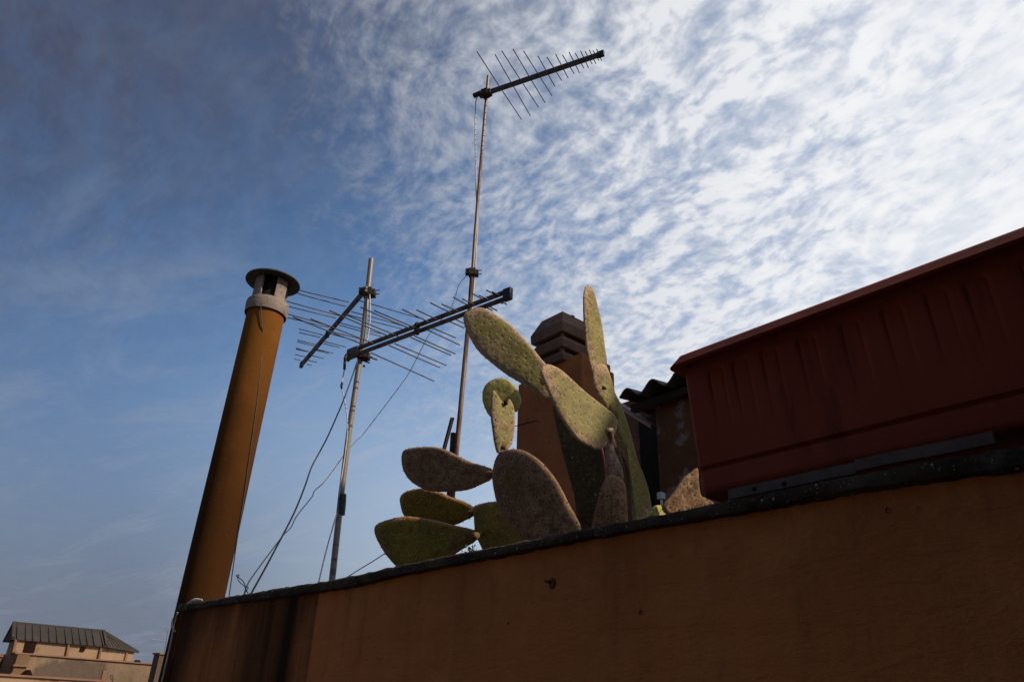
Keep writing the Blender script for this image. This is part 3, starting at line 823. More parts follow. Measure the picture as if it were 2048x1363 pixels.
# ------------------------------------------------------------------ flue pipe
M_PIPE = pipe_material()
M_CEM = simple('bare_fibre_cement', (.27, .20, .16), (.20, .15, .12), 14, .9, bump=.003, c3=(.10, .07, .05))
M_CAPD = simple('sooty_cowl', (.035, .032, .03), (.06, .055, .05), 12, .8, bump=.002)
base = pw(402, 1201, 1.0)
tB = (base - CAM).length
def up_at(x, y):                        # point of the pipe axis seen at this pixel
    q = ray(x, y); # closest to vertical plane through base facing camera
    n = Vector((q.x, q.y, 0)).normalized(); return onplane(x, y, base, Vector((base.x, base.y, 0)).normalized())
top = up_at(531, 632)
ax = (top - base).normalized(); Lp = (top - base).length
rp = 44.5 / FPX * (base - CAM).dot(FWD) * math.cos(R(12.5))
print('pipe r', rp, 'len', Lp, 'dist', tB)
fl = empty('flue_pipe', base - Z * (base.z - ROOF_Z), 'tall ochre painted flue pipe with grey collar and round black rain cowl', 'flue pipe')
def L_at(x, y): return (up_at(x, y) - base).dot(ax)
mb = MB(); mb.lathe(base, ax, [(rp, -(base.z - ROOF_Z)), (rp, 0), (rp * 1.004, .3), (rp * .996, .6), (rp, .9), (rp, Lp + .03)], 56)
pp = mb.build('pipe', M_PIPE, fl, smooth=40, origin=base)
l0 = L_at(530.5, 630) - .004; l1 = L_at(533.8, 607); l2 = L_at(545.5, 566)
mb = MB(); rc = rp * 1.14
mb.lathe(base, ax, [(rp * 1.0, l0 + .012), (rc * .98, l0), (rc, l0 + .006), (rc * 1.01, l1 - .012), (rc * .985, l1 - .002), (rc * .95, l1), (rp * .86, l1), (rp * .84, l0)], 56, jit=.0006)
mb.build('collar', M_CEM, fl, smooth=40)
mb = MB(); mb.lathe(base, ax, [(rp * .84, l1 - .1), (rp * .84, l1 + .002), (rp * .76, l1 + .002), (rp * .76, l1 - .3), (.001, l1 - .3)], 40)
mb.build('flue_liner', M_CAPD, fl, smooth=40)
mb = MB(); mb.lathe(base, ax, [(rp * .68, l1 - .05), (rp * .68, l2 + .002)], 32); mb.build('shade_core', M_HOLE, fl, smooth=True)  # solid black filler standing in for the shade inside the cowl gap
# curved stays between collar and cowl
xx = ax.cross(Vector((1, .2, 0))).normalized(); yy = ax.cross(xx)
tocam = (CAM - base); tocam -= ax * tocam.dot(ax); tocam.normalize(); tr = ax.cross(tocam)
for a0, hw in ((-56, 21), (34, 21), (124, 21), (214, 21)):
    mb = MB()
    for i in range(7):
        a = R(a0 - hw + 2 * hw * i / 6)
        dirv = tocam * math.cos(a) + tr * math.sin(a)
        for (r, h) in ((rp * .96, l1 - .01), (rp * .96, l2), (rp * .82, l2), (rp * .82, l1 - .01)): mb.v.append(base + dirv * r + ax * h)
    for i in range(6):
        for k in range(4): mb.f.append((i * 4 + k, i * 4 + 4 + k, i * 4 + 4 + (k + 1) % 4, i * 4 + (k + 1) % 4)); mb.mi.append(0)
    mb.f += [(0, 1, 2, 3), (27, 26, 25, 24)]; mb.mi += [0, 0]
    mb.build('stay', M_CEM, fl, smooth=40)
rcap = rp * 1.5
mb = MB(); mb.lathe(base, ax, [(.001, l2 + .012), (rcap * .5, l2 + .008), (rcap * .96, l2 - .004), (rcap, l2 - .001), (rcap * .99, l2 + .005), (rcap * .5, l2 + .026), (.001, l2 + .034)], 64)
mb.build('cowl', M_CAPD, fl, smooth=50)

# ------------------------------------------------------------------ masts
M_MASTL = pole_material('galvanised_mast', (.23, .17, .13), (.175, .135, .105), (.13, .065, .038), .35)
M_MASTLB = pole_material('galvanised_mast_foot', (.24, .185, .15), (.17, .135, .115), (.12, .07, .048), .3, True)
M_MASTR = pole_material('rusty_mast', (.21, .125, .08), (.16, .095, .06), (.10, .04, .02), .7)
M_MASTT = pole_material('upper_mast', (.24, .14, .08), (.18, .105, .062), (.14, .07, .04), .4)
M_TAPE = simple('black_tape', (.012, .012, .011), (.02, .02, .018), 40, .45)
M_BOOM = pole_material('weathered_boom', (.085, .066, .056), (.06, .05, .044), (.07, .032, .02), .5)
M_ROD = simple('tarnished_rod', (.045, .038, .034), (.085, .065, .05), 30, .6, .3, 0)
M_CLAMP = simple('dark_clamp', (.022, .018, .016), (.05, .028, .02), 60, .8, bump=.001)
M_COAX = simple('white_coax', (.55, .52, .48), (.42, .40, .37), 30, .55)
M_WIRE = simple('dark_cable', (.035, .033, .032), (.06, .055, .05), 30, .6)
M_WIREG = simple('grey_cable', (.10, .10, .10), (.16, .15, .15), 30, .6)

WL, WR = 1.95, 2.50
vnL = Vector((pw(702, 830, WL).x, pw(702, 830, WL).y, 0)).normalized()
mlb = pw(665.5, 1148, WL)
def onL(x, y, dd=0): return onplane(x, y, mlb - vnL * dd, vnL)
def onR(x, y, dd=0): return onplane(x, y, mrb - vnR * dd, vnR)
mrb = pw(905, 990, WR); vnR = Vector((mrb.x, mrb.y, 0)).normalized()
rl = 6.4 / FPX * (mlb - CAM).dot(FWD); print('mast L r', rl, 'dist', (mlb - CAM).length, 'R', 4.6 / FPX * (mrb - CAM).dot(FWD), (mrb - CAM).length)
ml = empty('antenna_mast', Vector((mlb.x, mlb.y, ROOF_Z)), 'shorter pale galvanised mast with black tape near its foot', 'mast', 'antenna masts')
lowL = mlb + (mlb - onL(742.5, 518)).normalized() * (mlb.z - ROOF_Z) * 1.02; lowL.z = ROOF_Z
midL = onL(683, 985)
mb = MB(); mb.tube([midL, onL(700, 850), onL(724, 690), onL(742.5, 518)], [rl, rl * .98, rl * .97, rl * .97], 20)
mb.build('upper_tube', M_MASTL, ml, smooth=40)
mb = MB(); mb.tube([lowL, mlb, onL(683, 986)], rl * 1.02, 20)
mb.build('lower_tube', M_MASTLB, ml, smooth=40)
mb = MB(); mb.tube([onL(685, 988), onL(684, 1005), onL(682, 1029)], [rl * 1.3, rl * 1.36, rl * 1.28], 18)
mb.build('tape_wrap', M_TAPE, ml, smooth=40)
mr = empty('antenna_mast', Vector((mrb.x, mrb.y, ROOF_Z)), 'tall thin rusty mast carrying the topmost antenna', 'mast', 'antenna masts')
rr_ = 4.9 / FPX * (mrb - CAM).dot(FWD)
lowR = Vector((mrb.x, mrb.y, ROOF_Z))
mb = MB(); mb.tube([lowR, mrb, onR(917, 860), onR(928, 740), onR(939, 620), onR(944, 548)], [rr_ * 1.1, rr_ * 1.1, rr_ * 1.08, rr_ * 1.05, rr_, rr_], 18)
mb.build('lower_tube', M_MASTR, mr, smooth=40)
mb = MB(); mb.tube([onR(944.5, 552), onR(950, 470), onR(958, 370), onR(967, 262), onR(973, 190), onR(976.5, 152)], rr_ * .80, 16)
mb.build('upper_tube', M_MASTT, mr, smooth=40)
def clampbox(parent, c, sx, sy, sz, ax_=None, name='clamp', mt=None):
    # chunky clamp: jaw plates, u-bolt and nuts
    x = (ax_ or D).normalized(); y = Z.cross(x).normalized(); z = Z
    mb = MB()
    def bx(o, a, b, c_):
        p = c + x * o[0] + y * o[1] + z * o[2]
        mb.box8([p + x * i * a / 2 + y * j_ * b / 2 + z * k * c_ / 2 for k in (-1, 1) for (i, j_) in ((-1, -1), (1, -1), (1, 1), (-1, 1))])
    bx((0, 0, 0), sx * .55, sy, sz)
    bx((-sx * .38, 0, sz * .1), sx * .3, sy * .8, sz * .75)
    bx((sx * .36, 0, -sz * .12), sx * .28, sy * .8, sz * .8)
    for k in (-.28, .28):
        mb.tube([c + x * sx * .2 + z * sz * k, c + x * sx * .75 + z * sz * (k + .1)], sz * .075, 6)
    return mb.build(name, mt or M_CLAMP, parent, bevel=sz * .05)
clampbox(mr, onR(944.5, 545, .0), .085, .05, .05, RT)
mb = MB(); mb.tube([onR(907, 866, -.03), onR(899, 995, -.03), lowR - vnR * .02 + RT * -.03], .018, 12)
mb.build('base_sleeve', M_BLACK, mr, smooth=40)
br = MB(); a, b2 = pw(904, 838, WR + .1), pw(888, 898, WR + .1); cc = b2 + (b2 - a) * ((b2.z - ROOF_Z) / (a.z - b2.z))
br.bar(a, cc, .02, .02, N); br.bar(a + Z * .004 - RT * .012, a + Z * .004 + RT * .014, .014, .014, N)
tag(br.build('iron_stake', M_CLAMP, bevel=.002), 'short dark iron stake leaning beside the foot of the tall mast', 'stake')

# ------------------------------------------------------------------ antennas
def antenna(label, root, segs, boom, zc, gap, tsz, rodr, endcap, mids, mt=M_BOOM):
    e = empty('television_antenna', root, label, 'antenna', 'log periodic television antennas')
    a, b = pz(*boom[0], zc), pz(*boom[1], zc)
    for k in (-1, 1):
        mb = MB(); mb.bar(a + Z * k * gap / 2, b + Z * k * gap / 2, tsz, tsz)
        mb.build('boom', mt, e, bevel=tsz * .12)
    for (x0, y0, x1, y1) in segs:
        mb = MB(); p0, p1 = pz(x0, y0, zc), pz(x1, y1, zc)
        sag = (p1 - p0).length * random.uniform(-.006, .006)
        mb.tube([p0, (p0 + p1) / 2 + Z * sag, p1], rodr, 6)
        mb.build('element', M_ROD, e, smooth=True)
    t = (b - a).normalized()
    mb = MB(); mb.bar(b - t * endcap * .6, b + t * endcap * .4, tsz * 1.35, gap + tsz * 1.5)
    mb.build('end_cap', M_BLACK, e, bevel=tsz * .2)
    for f in mids:
        p = a + (b - a) * f
        mb = MB(); mb.bar(p - t * tsz * .5, p + t * tsz * .5, tsz * 1.5, gap + tsz * 1.5); mb.bar(p - t * tsz * .3 + Z * (gap / 2 + tsz * .7), p + t * tsz * .3 + Z * (gap / 2 + tsz * .7), tsz * .8, tsz * .9)
        mb.build('spacer', M_BLACK, e, bevel=tsz * .1)
    return e, a, b, t
def segc(L, ox, oy, sc): return [(ox + a / sc, oy + b / sc, ox + c / sc, oy + d / sc) for a, b, c, d in L]
SA = segc([(305, 245, 812, 1018), (512, 280, 912, 975), (587, 237, 1003, 875), (715, 217, 1080, 828), (835, 240, 1157, 748), (998, 297, 1190, 640), (1100, 307, 1268, 575), (1200, 277, 1342, 548), (1278, 287, 1410, 498), (1352, 252, 1470, 487), (1422, 265, 1522, 437), (1483, 240, 1572, 430), (1535, 247, 1615, 388), (1582, 228, 1655, 383), (1625, 237, 1690, 348), (1665, 217, 1722, 348)], 900, 60, 5.678)
zA = onR(971, 187, .03).z
eA, aA, bA, tA = antenna('topmost television antenna with graded rods, on the tall rusty mast', onR(971, 187), SA, ((962, 190), (1203, 108)), zA, .023, .0185, .0037, .05, [])
clampbox(eA, pz(971, 187, zA), .10, .06, .055, tA)
mb = MB(); q = pz(955, 188, zA); mb.bar(q + tA * .03, q - tA * .035 - Z * .008, .03, .028); mb.build('junction_box', M_BLACK, eA, bevel=.003)
SB = [(546.2, 567.5, 697.6, 604), (560, 576.7, 692, 612.6), (560.3, 598.8, 679, 631), (567.3, 610, 672, 635.6), (569, 626, 660.6, 651.6), (575.2, 634.9, 658, 654.2),
      (598, 657.6, 645.2, 669.5), (598, 664.7, 640.8, 674.3), (594.5, 679.6, 631, 688.4), (594.5, 683.1, 628.4, 691.3), (591.9, 695.7, 617.9, 703), (591.9, 697.7, 615.2, 703), (590.1, 708.5, 610, 712.9), (588.4, 717.5, 601, 720.1),
      (712, 598.7, 848, 638.1), (702.6, 623, 813, 653), (690, 627.6, 804.8, 657.5), (681.3, 645.7, 761.6, 666.7), (678.6, 649.7, 763.4, 672.9), (663.7, 663.3, 720, 677), (662.8, 667.7, 712, 681),
      (649.1, 682.7, 691.4, 693.3), (647, 686.7, 679.5, 694.8), (634.6, 698.6, 666.7, 705.9), (632, 699.9, 658.4, 706.5), (624, 710.9, 648.2, 716.6), (616.1, 720, 633.7, 724.1), (613.5, 728, 623.1, 730.3)]
zB = onL(736, 582, .03).z
eB, aB, bB, tB_ = antenna('television antenna pointing away to the left, upper one on the shorter mast', onL(736, 582), SB, ((733, 577), (603, 729)), zB, .022, .0175, .0034, .04, [.55])
clampbox(eB, onL(735.5, 585, 0), .10, .07, .05, RT)
mb = MB(); q = onL(745, 590, -.02); mb.tube([q, q + RT * .022 - Z * .003], .005, 6); mb.tube([q + Z * .012, q + Z * .012 + RT * .016], .004, 6)
mb.build('clamp_bolt', M_CLAMP, eB, smooth=40)
SCn = [(658.9, 620.8, 775, 671), (585.4, 633.5, 727, 688.5), (621, 637.5, 747.5, 686.6), (688.8, 627.8, 795.9, 672), (720.7, 613.9, 818, 655.7), (748.4, 620.7, 833.8, 656.6), (804.8, 618.6, 856.7, 643.4), (833, 619.4, 875, 639),
       (860.5, 605.1, 900.5, 625), (883.5, 608.1, 918, 623), (906.4, 594, 933.8, 608.8), (924.8, 597.4, 947.4, 608.8), (945, 587.3, 965, 597.6), (957.7, 590.3, 976.7, 599), (972.3, 579.8, 992.3, 589.3), (984.5, 583.4, 1000, 591.3),
       (742.6, 705.4, 868.6, 762.1), (777.9, 690.4, 880, 734.7), (789.3, 686.9, 892.8, 730.4), (821, 674.1, 902, 710.2), (828, 671, 910.8, 707.3), (852, 658, 919.6, 689.7), (868, 656.8, 911.7, 675.4), (893, 640, 928.4, 655.5), (904, 635, 927.4, 646),
       (966, 611.4, 984.5, 620.4), (972, 608.8, 994.3, 621), (992, 599, 1005, 607.2), (996, 599, 1013.3, 608.5), (1012, 592.4, 1022, 596.1)]
zC = onL(724, 702, .05).z
eC, aC, bC, tC = antenna('large twin boom television antenna reaching right, lower one on the shorter mast', onL(724, 702), SCn, ((697, 709), (1017, 588)), zC, .040, .0195, .0036, .05, [.47])
mb = MB(); q = pz(700, 708, zC)
mb.bar(q - tC * .015, q + tC * .085, .036, .062); mb.bar(q - tC * .012 - Z * .01, q - tC * .03 - Z * .035, .03, .035)
mb.build('junction_box', simple('grey_box', (.075, .065, .06), (.10, .085, .08), 20, .6), eC, bevel=.005)
mb = MB(); qa = onL(691.5, 712, .05); qb = onL(689, 738, .05)
mb.tube(crm([q - tC * .02 + Z * .012, qa, (qa + qb) / 2 - RT * .002, qb], 5), .0085, 10)
mb.build('cable_boot', M_BLACK, eC, smooth=40)
clampbox(eC, onL(727, 711, .01), .075, .07, .045, RT)
mb = MB()
for (x0, y0, x1, y1, r) in ((733, 712, 754, 719, .0045), (724, 720, 739, 725.5, .0045)):
    mb.tube([onL(x0, y0, .02), onL(x1, y1, -.02)], r, 8)
q = onL(728, 731.5, -.02); mb.tube([q - RT * .006, q + RT * .006], .007, 10)
mb.build('clamp_bolt', M_CLAMP, eC, smooth=40)

# ------------------------------------------------------------------ cables
def cable(name, pts, r, mt, label, cat='cable', n=6, group=None):
    mb = MB(); mb.tube(crm(pts, 6), r, n)
    return tag(mb.build(name, mt, smooth=True), label, cat, group)
cable('coaxial_cable', [pz(957, 190, zA)] + [onR(x, y, .0) for x, y in ((952, 202), (950.5, 240), (951, 300), (951.5, 350), (953, 400), (955, 440), (954, 470), (952, 500), (950, 545), (945.5, 600), (941, 650))], .0048, M_COAX,
      'pale coaxial cable looping down from the topmost antenna along the tall mast')
c2p = [(713.5, 880), (688.8, 909), (651, 960), (629, 981), (624, 992.7), (599.6, 1023), (590, 1037), (582, 1053.7), (568, 1067.8), (550, 1091), (529, 1119), (510, 1145), (496, 1166), (487, 1190)]
A_ = [(935, 549), (919, 568), (911, 592), (904, 612), (898, 622), (868, 655), (853, 678), (820, 742), (795, 778), (767, 815), (740, 850), (722, 873)]
pts = []
for i, (x, y) in enumerate(A_): pts.append(onL(x, y, 0) * (1 - (1 - i / 12) * .999) + onR(x, y, .02) * ((1 - i / 12) * .999))
pts = []
full = A_ + c2p
for i, (x, y) in enumerate(full):
    f = max(0, 1 - i / len(A_))
    t0 = (onR(935, 549) - CAM).length; t1 = (onL(713, 880, -.05) - CAM).length; t2 = (pw(487, 1190, 1.25) - CAM).length
    t = t1 + (t0 - t1) * f if i < len(A_) else t1 + (t2 - t1) * ((i - len(A_)) / (len(c2p) - 1))
    pts.append(pd(x, y, t))
cable('signal_wire', pts, .0028, M_WIREG, 'thin kinked wire from the tall mast clamp past the shorter mast to the wall')
c3p = [(717, 716), (712.6, 728.8), (698.7, 768.4), (688.4, 796.3), (673.7, 831.5), (654.7, 874), (640, 902), (623, 934), (609, 974), (590, 1021), (568, 1065), (552.7, 1093.6), (529, 1138), (500, 1190)]
t1 = (onL(717, 716) - CAM).length; t2 = (pw(500, 1190, 1.22) - CAM).length
cable('antenna_cable', [pd(x, y, t1 + (t2 - t1) * i / (len(c3p) - 1)) for i, (x, y) in enumerate(c3p)], .0038, M_WIRE, 'thick dark cable sweeping from the shorter mast down to the left end of the wall')
c4p = [(689, 737), (685.5, 757), (683, 771), (686, 787), (690, 805), (694, 832), (695, 862), (691, 900), (686, 935), (679.5, 975), (679, 1000), (675.5, 1020), (668, 1045), (658, 1080), (648, 1118), (637, 1165)]
cable('coaxial_cable', [onL(x, y, 0 if 990 < y < 1025 else .035) for x, y in c4p], .0040, M_COAX, 'white coaxial cable hanging from the lower antenna box and taped to the shorter mast')
mb = MB(); mb.tube([onL(684.5, 764, .035), onL(682.8, 772, .035), onL(683.5, 778, .035)], [.006, .0075, .005], 10)
tag(mb.build('cable_connector', M_BLACK, smooth=40), 'small black connector on the white cable below the antenna box', 'connector')
cable('coaxial_cable', [onL(x, y, .03) for x, y in ((733, 574), (737, 577), (739.5, 592), (740.5, 615), (740, 640), (738, 660), (734.5, 680), (732, 692))], .004, M_COAX,
      'short white coaxial cable clinging to the shorter mast between its two antennas')
tp = [(521, 578), (521.5, 612), (524, 648), (525.4, 671), (522.5, 720), (517, 780), (508, 850), (500, 905), (493, 955), (487, 1000), (474, 1080), (464, 1150), (457.5, 1196)]
pts = []
for i, (x, y) in enumerate(tp):
    p = up_at(x, y); off = rp * (1.2 if i < 3 else 1.07)
    lat = (p - base).dot(tr) - 0
    q_ = p - (p - base).dot(tr) * tr
    hw = max(0, off ** 2 - lat ** 2) ** .5
    qd = (p - CAM).normalized()
    pts.append(p - qd * hw * 1.0)
cable('thin_wire', pts, .0022, M_WIRE, 'thin dark wire hanging down the front of the flue pipe to the coping')
cl = [(210, 1300), (240, 1255), (210, 1240), (165, 1203), (150, 1165), (162, 1148), (150, 1143), (138, 1155), (158, 1165), (192, 1195), (212, 1228), (214, 1258), (238, 1300)]
cable('wire_curl', [pw(440 + x / 4.26, 880 + y / 4.26, 1.22) for x, y in cl], .0019, M_WIRE, 'small twisted loop of wire sticking up behind the coping near the pipe', 'wire')
cable('thin_wire', [pw(690, 1156, 1.4), pw(720, 1137, 1.4), pw(745, 1122, 1.4), pw(775, 1103, 1.4), pw(820, 1078, 1.4)], .0018, M_WIREG, 'short thin wire rising behind the lowest cactus pad')
cable('corner_cable', [pw(356, 1222, .87), pw(353, 1231, .855), pw(349.5, 1243, .868), pw(344, 1270, .871), pw(335, 1312, .871), pw(322, 1368, .871), pw(306, 1440, .871)], .0024, M_COAX, 'thin pale cable running down the left corner of the wall')
cable('cable_loop', [pw(354, 1224, .90), pw(347, 1236, .9), pw(343.5, 1247, .9), pw(344.5, 1256, .9), pw(350, 1262, .9)], .0028, M_WIRE, 'small black cable loop bulging from the left wall corner')
mb = MB(); a = loc(pw(373, 1210, .868)); b = loc(pw(404, 1203, .868)); 
P = [W(a[0] + (b[0] - a[0]) * i / 10, .868 + .002 * math.sin(i), zctop(a[0]) + .001 + .005 * math.sin(math.pi * i / 10)) for i in range(11)]
mb.tube(P, [.002 + .0028 * math.sin(math.pi * i / 10) for i in range(11)], 8)
tag(mb.build('plaster_shard', simple('white_plaster', (.6, .56, .5), (.7, .66, .6), 40, .9, bump=.002), smooth=True), 'white plaster shard lying on the coping at the foot of the flue pipe', 'shard')

# ------------------------------------------------------------------ chimney stack
M_CHIM = simple('brown_render', (.36, .112, .032), (.26, .082, .024), 5, .92, bump=.006, bscale=35, c3=(.20, .075, .03))
M_CHIMCAP = simple('weathered_concrete', (.19, .10, .062), (.13, .07, .045), 7, .95, bump=.006, bscale=40, c3=(.08, .065, .055))
WC = 2.25
c0 = loc(pw(1163, 745, WC)); sL = loc(pw(1036, 768, WC))[0]; sC = c0[0]
pR = ps(1229, 745, sC); wRt = loc(pR)[1]
z_sh = c0[2] + .0
z_sh = loc(pw(1163, 752, WC))[2]; z_sh2 = pR.z
print('chimney', c0, sL, wRt, z_sh, z_sh2, 'base h', z_sh - ROOF_Z)
ch = empty('chimney_stack', W((sC + sL) / 2, WC + .1, ROOF_Z), 'brown rendered chimney stack with slatted concrete cap behind the cactus', 'chimney')
mb = MB(); mb.wbox(sC, sL, WC, wRt, ROOF_Z, z_sh2)
mb.build('stack', M_CHIM, ch, bevel=.008, wallframe=True)
# cap centre from its near corner
k0 = loc(pw(1125, 650, WC - .035)); kL = loc(pw(1060, 680, WC - .035))
side = kL[0] - k0[0]
nL = loc(pw(1102, 735, WC))[0]
nC = k0[0] - 0
nR = loc(pw(1163, 740, WC))[0]
wN = WC + (nL - nR) * .95
zc3 = loc(pw(1129, 716, WC - .02))[2] - .02
mb = MB(); mb.wbox(nR, nL + .04, WC + .004, WC + .004 + .20, z_sh2 - .01, zc3 + .03)
mb.build('neck', M_CHIM, ch, bevel=.006, wallframe=True)
kc_s = k0[0] + side / 2; kc_w = WC - .035 + side / 2
print('cap side', side, kc_s, kc_w)
hs = side / 2
def zat(y, h):                              # height of the near corner of a slab of half size h seen at image row y
    p = W(kc_s - h, kc_w - h, 0); q = ray(1126, y)
    return CAM.z + math.hypot(p.x, p.y) * q.z / math.hypot(q.x, q.y)
def slab(y0, y1, hb, ht, name='slab'):
    zb, zt_ = zat(y1, hb), zat(y0, ht)
    mb = MB(); c = []
    for z, h in ((zb, hb), (zt_, ht)):
        c += [W(kc_s + h, kc_w - h, z), W(kc_s - h, kc_w - h, z), W(kc_s - h, kc_w + h, z), W(kc_s + h, kc_w + h, z)]
    mb.box8(c); mb.build(name, M_CHIMCAP, ch, bevel=.004, wallframe=True); return zb, zt_
slab(641, 660, hs * .97, hs); slab(674.5, 690.5, hs * .93, hs * .97); slab(705, 717, hs * .89, hs * .93)
slab(669, 674.8, hs * .965, hs * .80, 'slab_slope'); slab(699.5, 705.3, hs * .925, hs * .78, 'slab_slope')
slab(621.5, 641.2, hs * .985, hs * .66, 'cap_top')
zlo = zat(714, hs * .8); zhi = zat(655, hs)
for (i, j_) in ((-1, -1), (1, -1), (1, 1), (-1, 1)):
    mb = MB(); h = hs * .72; r = hs * .09
    mb.wbox(kc_s + i * h - r, kc_s + i * h + r, kc_w + j_ * h - r, kc_w + j_ * h + r, zlo, zhi)
    mb.build('corner_post', M_CHIMCAP, ch, bevel=.004, wallframe=True)
mb = MB(); mb.wbox(kc_s - hs * .69, kc_s + hs * .69, kc_w - hs * .69, kc_w + hs * .69, zlo - .01, zhi)
mb.build('gap_shade', M_HOLE, ch)  # solid black core, paints the shade in the gaps between the slabs
mb = MB(); q = pw(1144, 629, kc_w); mb.tube([q - Z * .03, q - Z * .010, q - Z * .004], [.012, .014, .006], 10); mb.build('knob', M_CLAMP, ch, smooth=True)
ck_ = [(1030, 852), (1040, 849), (1052, 846), (1066, 842), (1074, 841), (1080, 845)]
mb = MB(); mb.tube([pw(x, y, WC - .0005) for x, y in ck_], [.002, .003, .003, .0025, .002, .001], 4); mb.build('crack', M_HOLE, ch)

# ------------------------------------------------------------------ roof hut with corrugated roof, behind the planter
M_HUT = simple('stained_brown_render', (.16, .075, .035), (.10, .048, .025), 4, .95, bump=.008, bscale=25, c3=(.07, .04, .025))
M_PEEL = simple('peeled_render', (.26, .13, .06), (.19, .095, .05), 5, .95, bump=.01, bscale=25, lo=.35, hi=.6)
def peel_material():
    mt, nt, p, co = newmat('peeling_pillar', .95, .1)
    c = nt.mix(nt.step(nt.noise(co, 5, 5), .3, .7), (.17, .078, .032), (.11, .052, .025))
    c = nt.mix(nt.step(nt.noise(co, 9, 6, .6, .3), .54, .62, 0, .8), c, (.24, .21, .19))
    nt.set(p.inputs['Base Color'], c); nt.set(p.inputs['Normal'], nt.bump(nt.noise(co, 30, 6, .7), .008)); return mt
M_PEEL = peel_material()
M_CORR = simple('old_fibre_cement_sheet', (.12, .10, .085), (.07, .06, .05), 8, .95, bump=.004, c3=(.20, .18, .15))
M_WOOD = simple('dark_timber', (.05, .032, .022), (.03, .02, .015), 10, .9)
WE = 2.75                                  # eave
e0 = loc(pw(1238, 783, WE)); e1 = loc(pw(1340, 741, WE))
hut = empty('roof_hut', W(.6, 3.2, ROOF_Z), 'dark roof hut with corrugated sheet roof and peeling brown pillar behind the flower box', 'hut')
zE = e0[2] - .02; zE2 = e1[2] - .02; print('eave', e0, e1)
mb = MB(); pitch = .165; amp = .027; nS = 260; sA, sB_ = e0[0], e0[0] - 2.6
slope = math.tan(R(7)); Lw = 1.5
for side in (0, 1):
    for i in range(nS + 1):
        s = sA + (sB_ - sA) * i / nS
        zz_ = zE + amp * math.cos(2 * math.pi * (sA - s - .05) / pitch) + (zE2 - zE) / (e1[0] - e0[0]) * (s - e0[0]) * 0
        for (w, dz) in ((WE, 0), (WE + Lw, Lw * slope)):
            mb.v.append(W(s, w, zz_ + dz - side * .008))
def vi(side, i, k): return side * (nS + 1) * 2 + i * 2 + k
for i in range(nS):
    mb.f.append((vi(0, i, 0), vi(0, i + 1, 0), vi(0, i + 1, 1), vi(0, i, 1)))
    mb.f.append((vi(1, i, 1), vi(1, i + 1, 1), vi(1, i + 1, 0), vi(1, i, 0)))
    mb.f.append((vi(1, i, 0), vi(1, i + 1, 0), vi(0, i + 1, 0), vi(0, i, 0)))
    mb.mi += [0, 0, 0]
mb.f.append((vi(0, 0, 0), vi(0, 0, 1), vi(1, 0, 1), vi(1, 0, 0))); mb.mi.append(0)
mb.build('corrugated_roof', M_CORR, hut, smooth=50)
mb = MB(); mb.wbox(sB_, sA - .015, WE + .07, WE + .11, zE - .075, zE - amp - .010); mb.wbox(sB_, sA - .015, WE + .111, WE + .9, zE - .05, zE - amp - .012)
mb.build('purlin', M_WOOD, hut)
sBW = loc(pw(1236, 860, 3.3))[0]
mb = MB(); mb.wbox(sB_, sBW, 3.30, 3.45, ROOF_Z, loc(pw(1238, 808, 3.3))[2])
mb.build('back_wall', M_HUT, hut, wallframe=True)
pl0 = loc(pw(1322, 960, 2.9))[0]; pl1 = loc(pw(1430, 960, 2.9))[0]
mb = MB(); mb.wbox(pl1 - .1, pl0, 2.88, 3.31, ROOF_Z, zE - .035)
mb.build('pillar', M_PEEL, hut, wallframe=True, bevel=.012)
mb = MB(); mb.wbox(sB_, pl1 - .1, 2.92, 2.99, ROOF_Z, zE - .035); mb.build('front_wall', M_HUT, hut, wallframe=True)
d0, d1 = loc(pw(1282, 900, 3.28))[0], loc(pw(1345, 900, 3.28))[0]
mb = MB(); mb.wbox(d1, d0, 3.27, 3.305, ROOF_Z, loc(pw(1300, 838, 3.3))[2]); mb.build('doorway_shade', M_HOLE, hut)  # near-black panel standing in for the shade inside an open doorway
mb = MB(); mb.tube([pw(1236, 808, 2.9), pw(1305, 851, 2.95)], .016, 12)
tag(mb.build('plastic_pipe', simple('grey_pvc', (.36, .32, .29), (.28, .25, .23), 20, .6), smooth=40), 'pale plastic pipe slanting under the corrugated eave', 'pipe')
mb = MB(); q = loc(pw(1318, 990, 2.6)); mb.wbox(q[0] - .013, q[0] + .013, 2.6, 2.63, q[2] - .015, q[2] + .015); mb.tube([W(q[0], 2.615, q[2]), W(q[0], 2.615, ROOF_Z)], .006, 8)
tag(mb.build('junction_box', simple('white_box_plastic', (.55, .52, .48), (.6, .57, .53), 20, .5), bevel=.003), 'tiny pale junction box on a post in the dark gap', 'box')
# unseen tall block, added further right to keep the sun off the chimney
sh = empty('shade_block', W(-1.2, 4.0, ROOF_Z), 'tall unseen ochre block added outside the right edge to shade the chimney', 'building')
mb = MB(); mb.wbox(-4.2, .12, 3.5, 7.0, ROOF_Z, 5.6); mb.build('wall', M_HUT, sh, wallframe=True)
mb = MB(); mb.wbox(-4.3, .22, 3.4, 7.1, 5.602, 5.75); mb.build('roof_slab', M_CHIMCAP, sh)

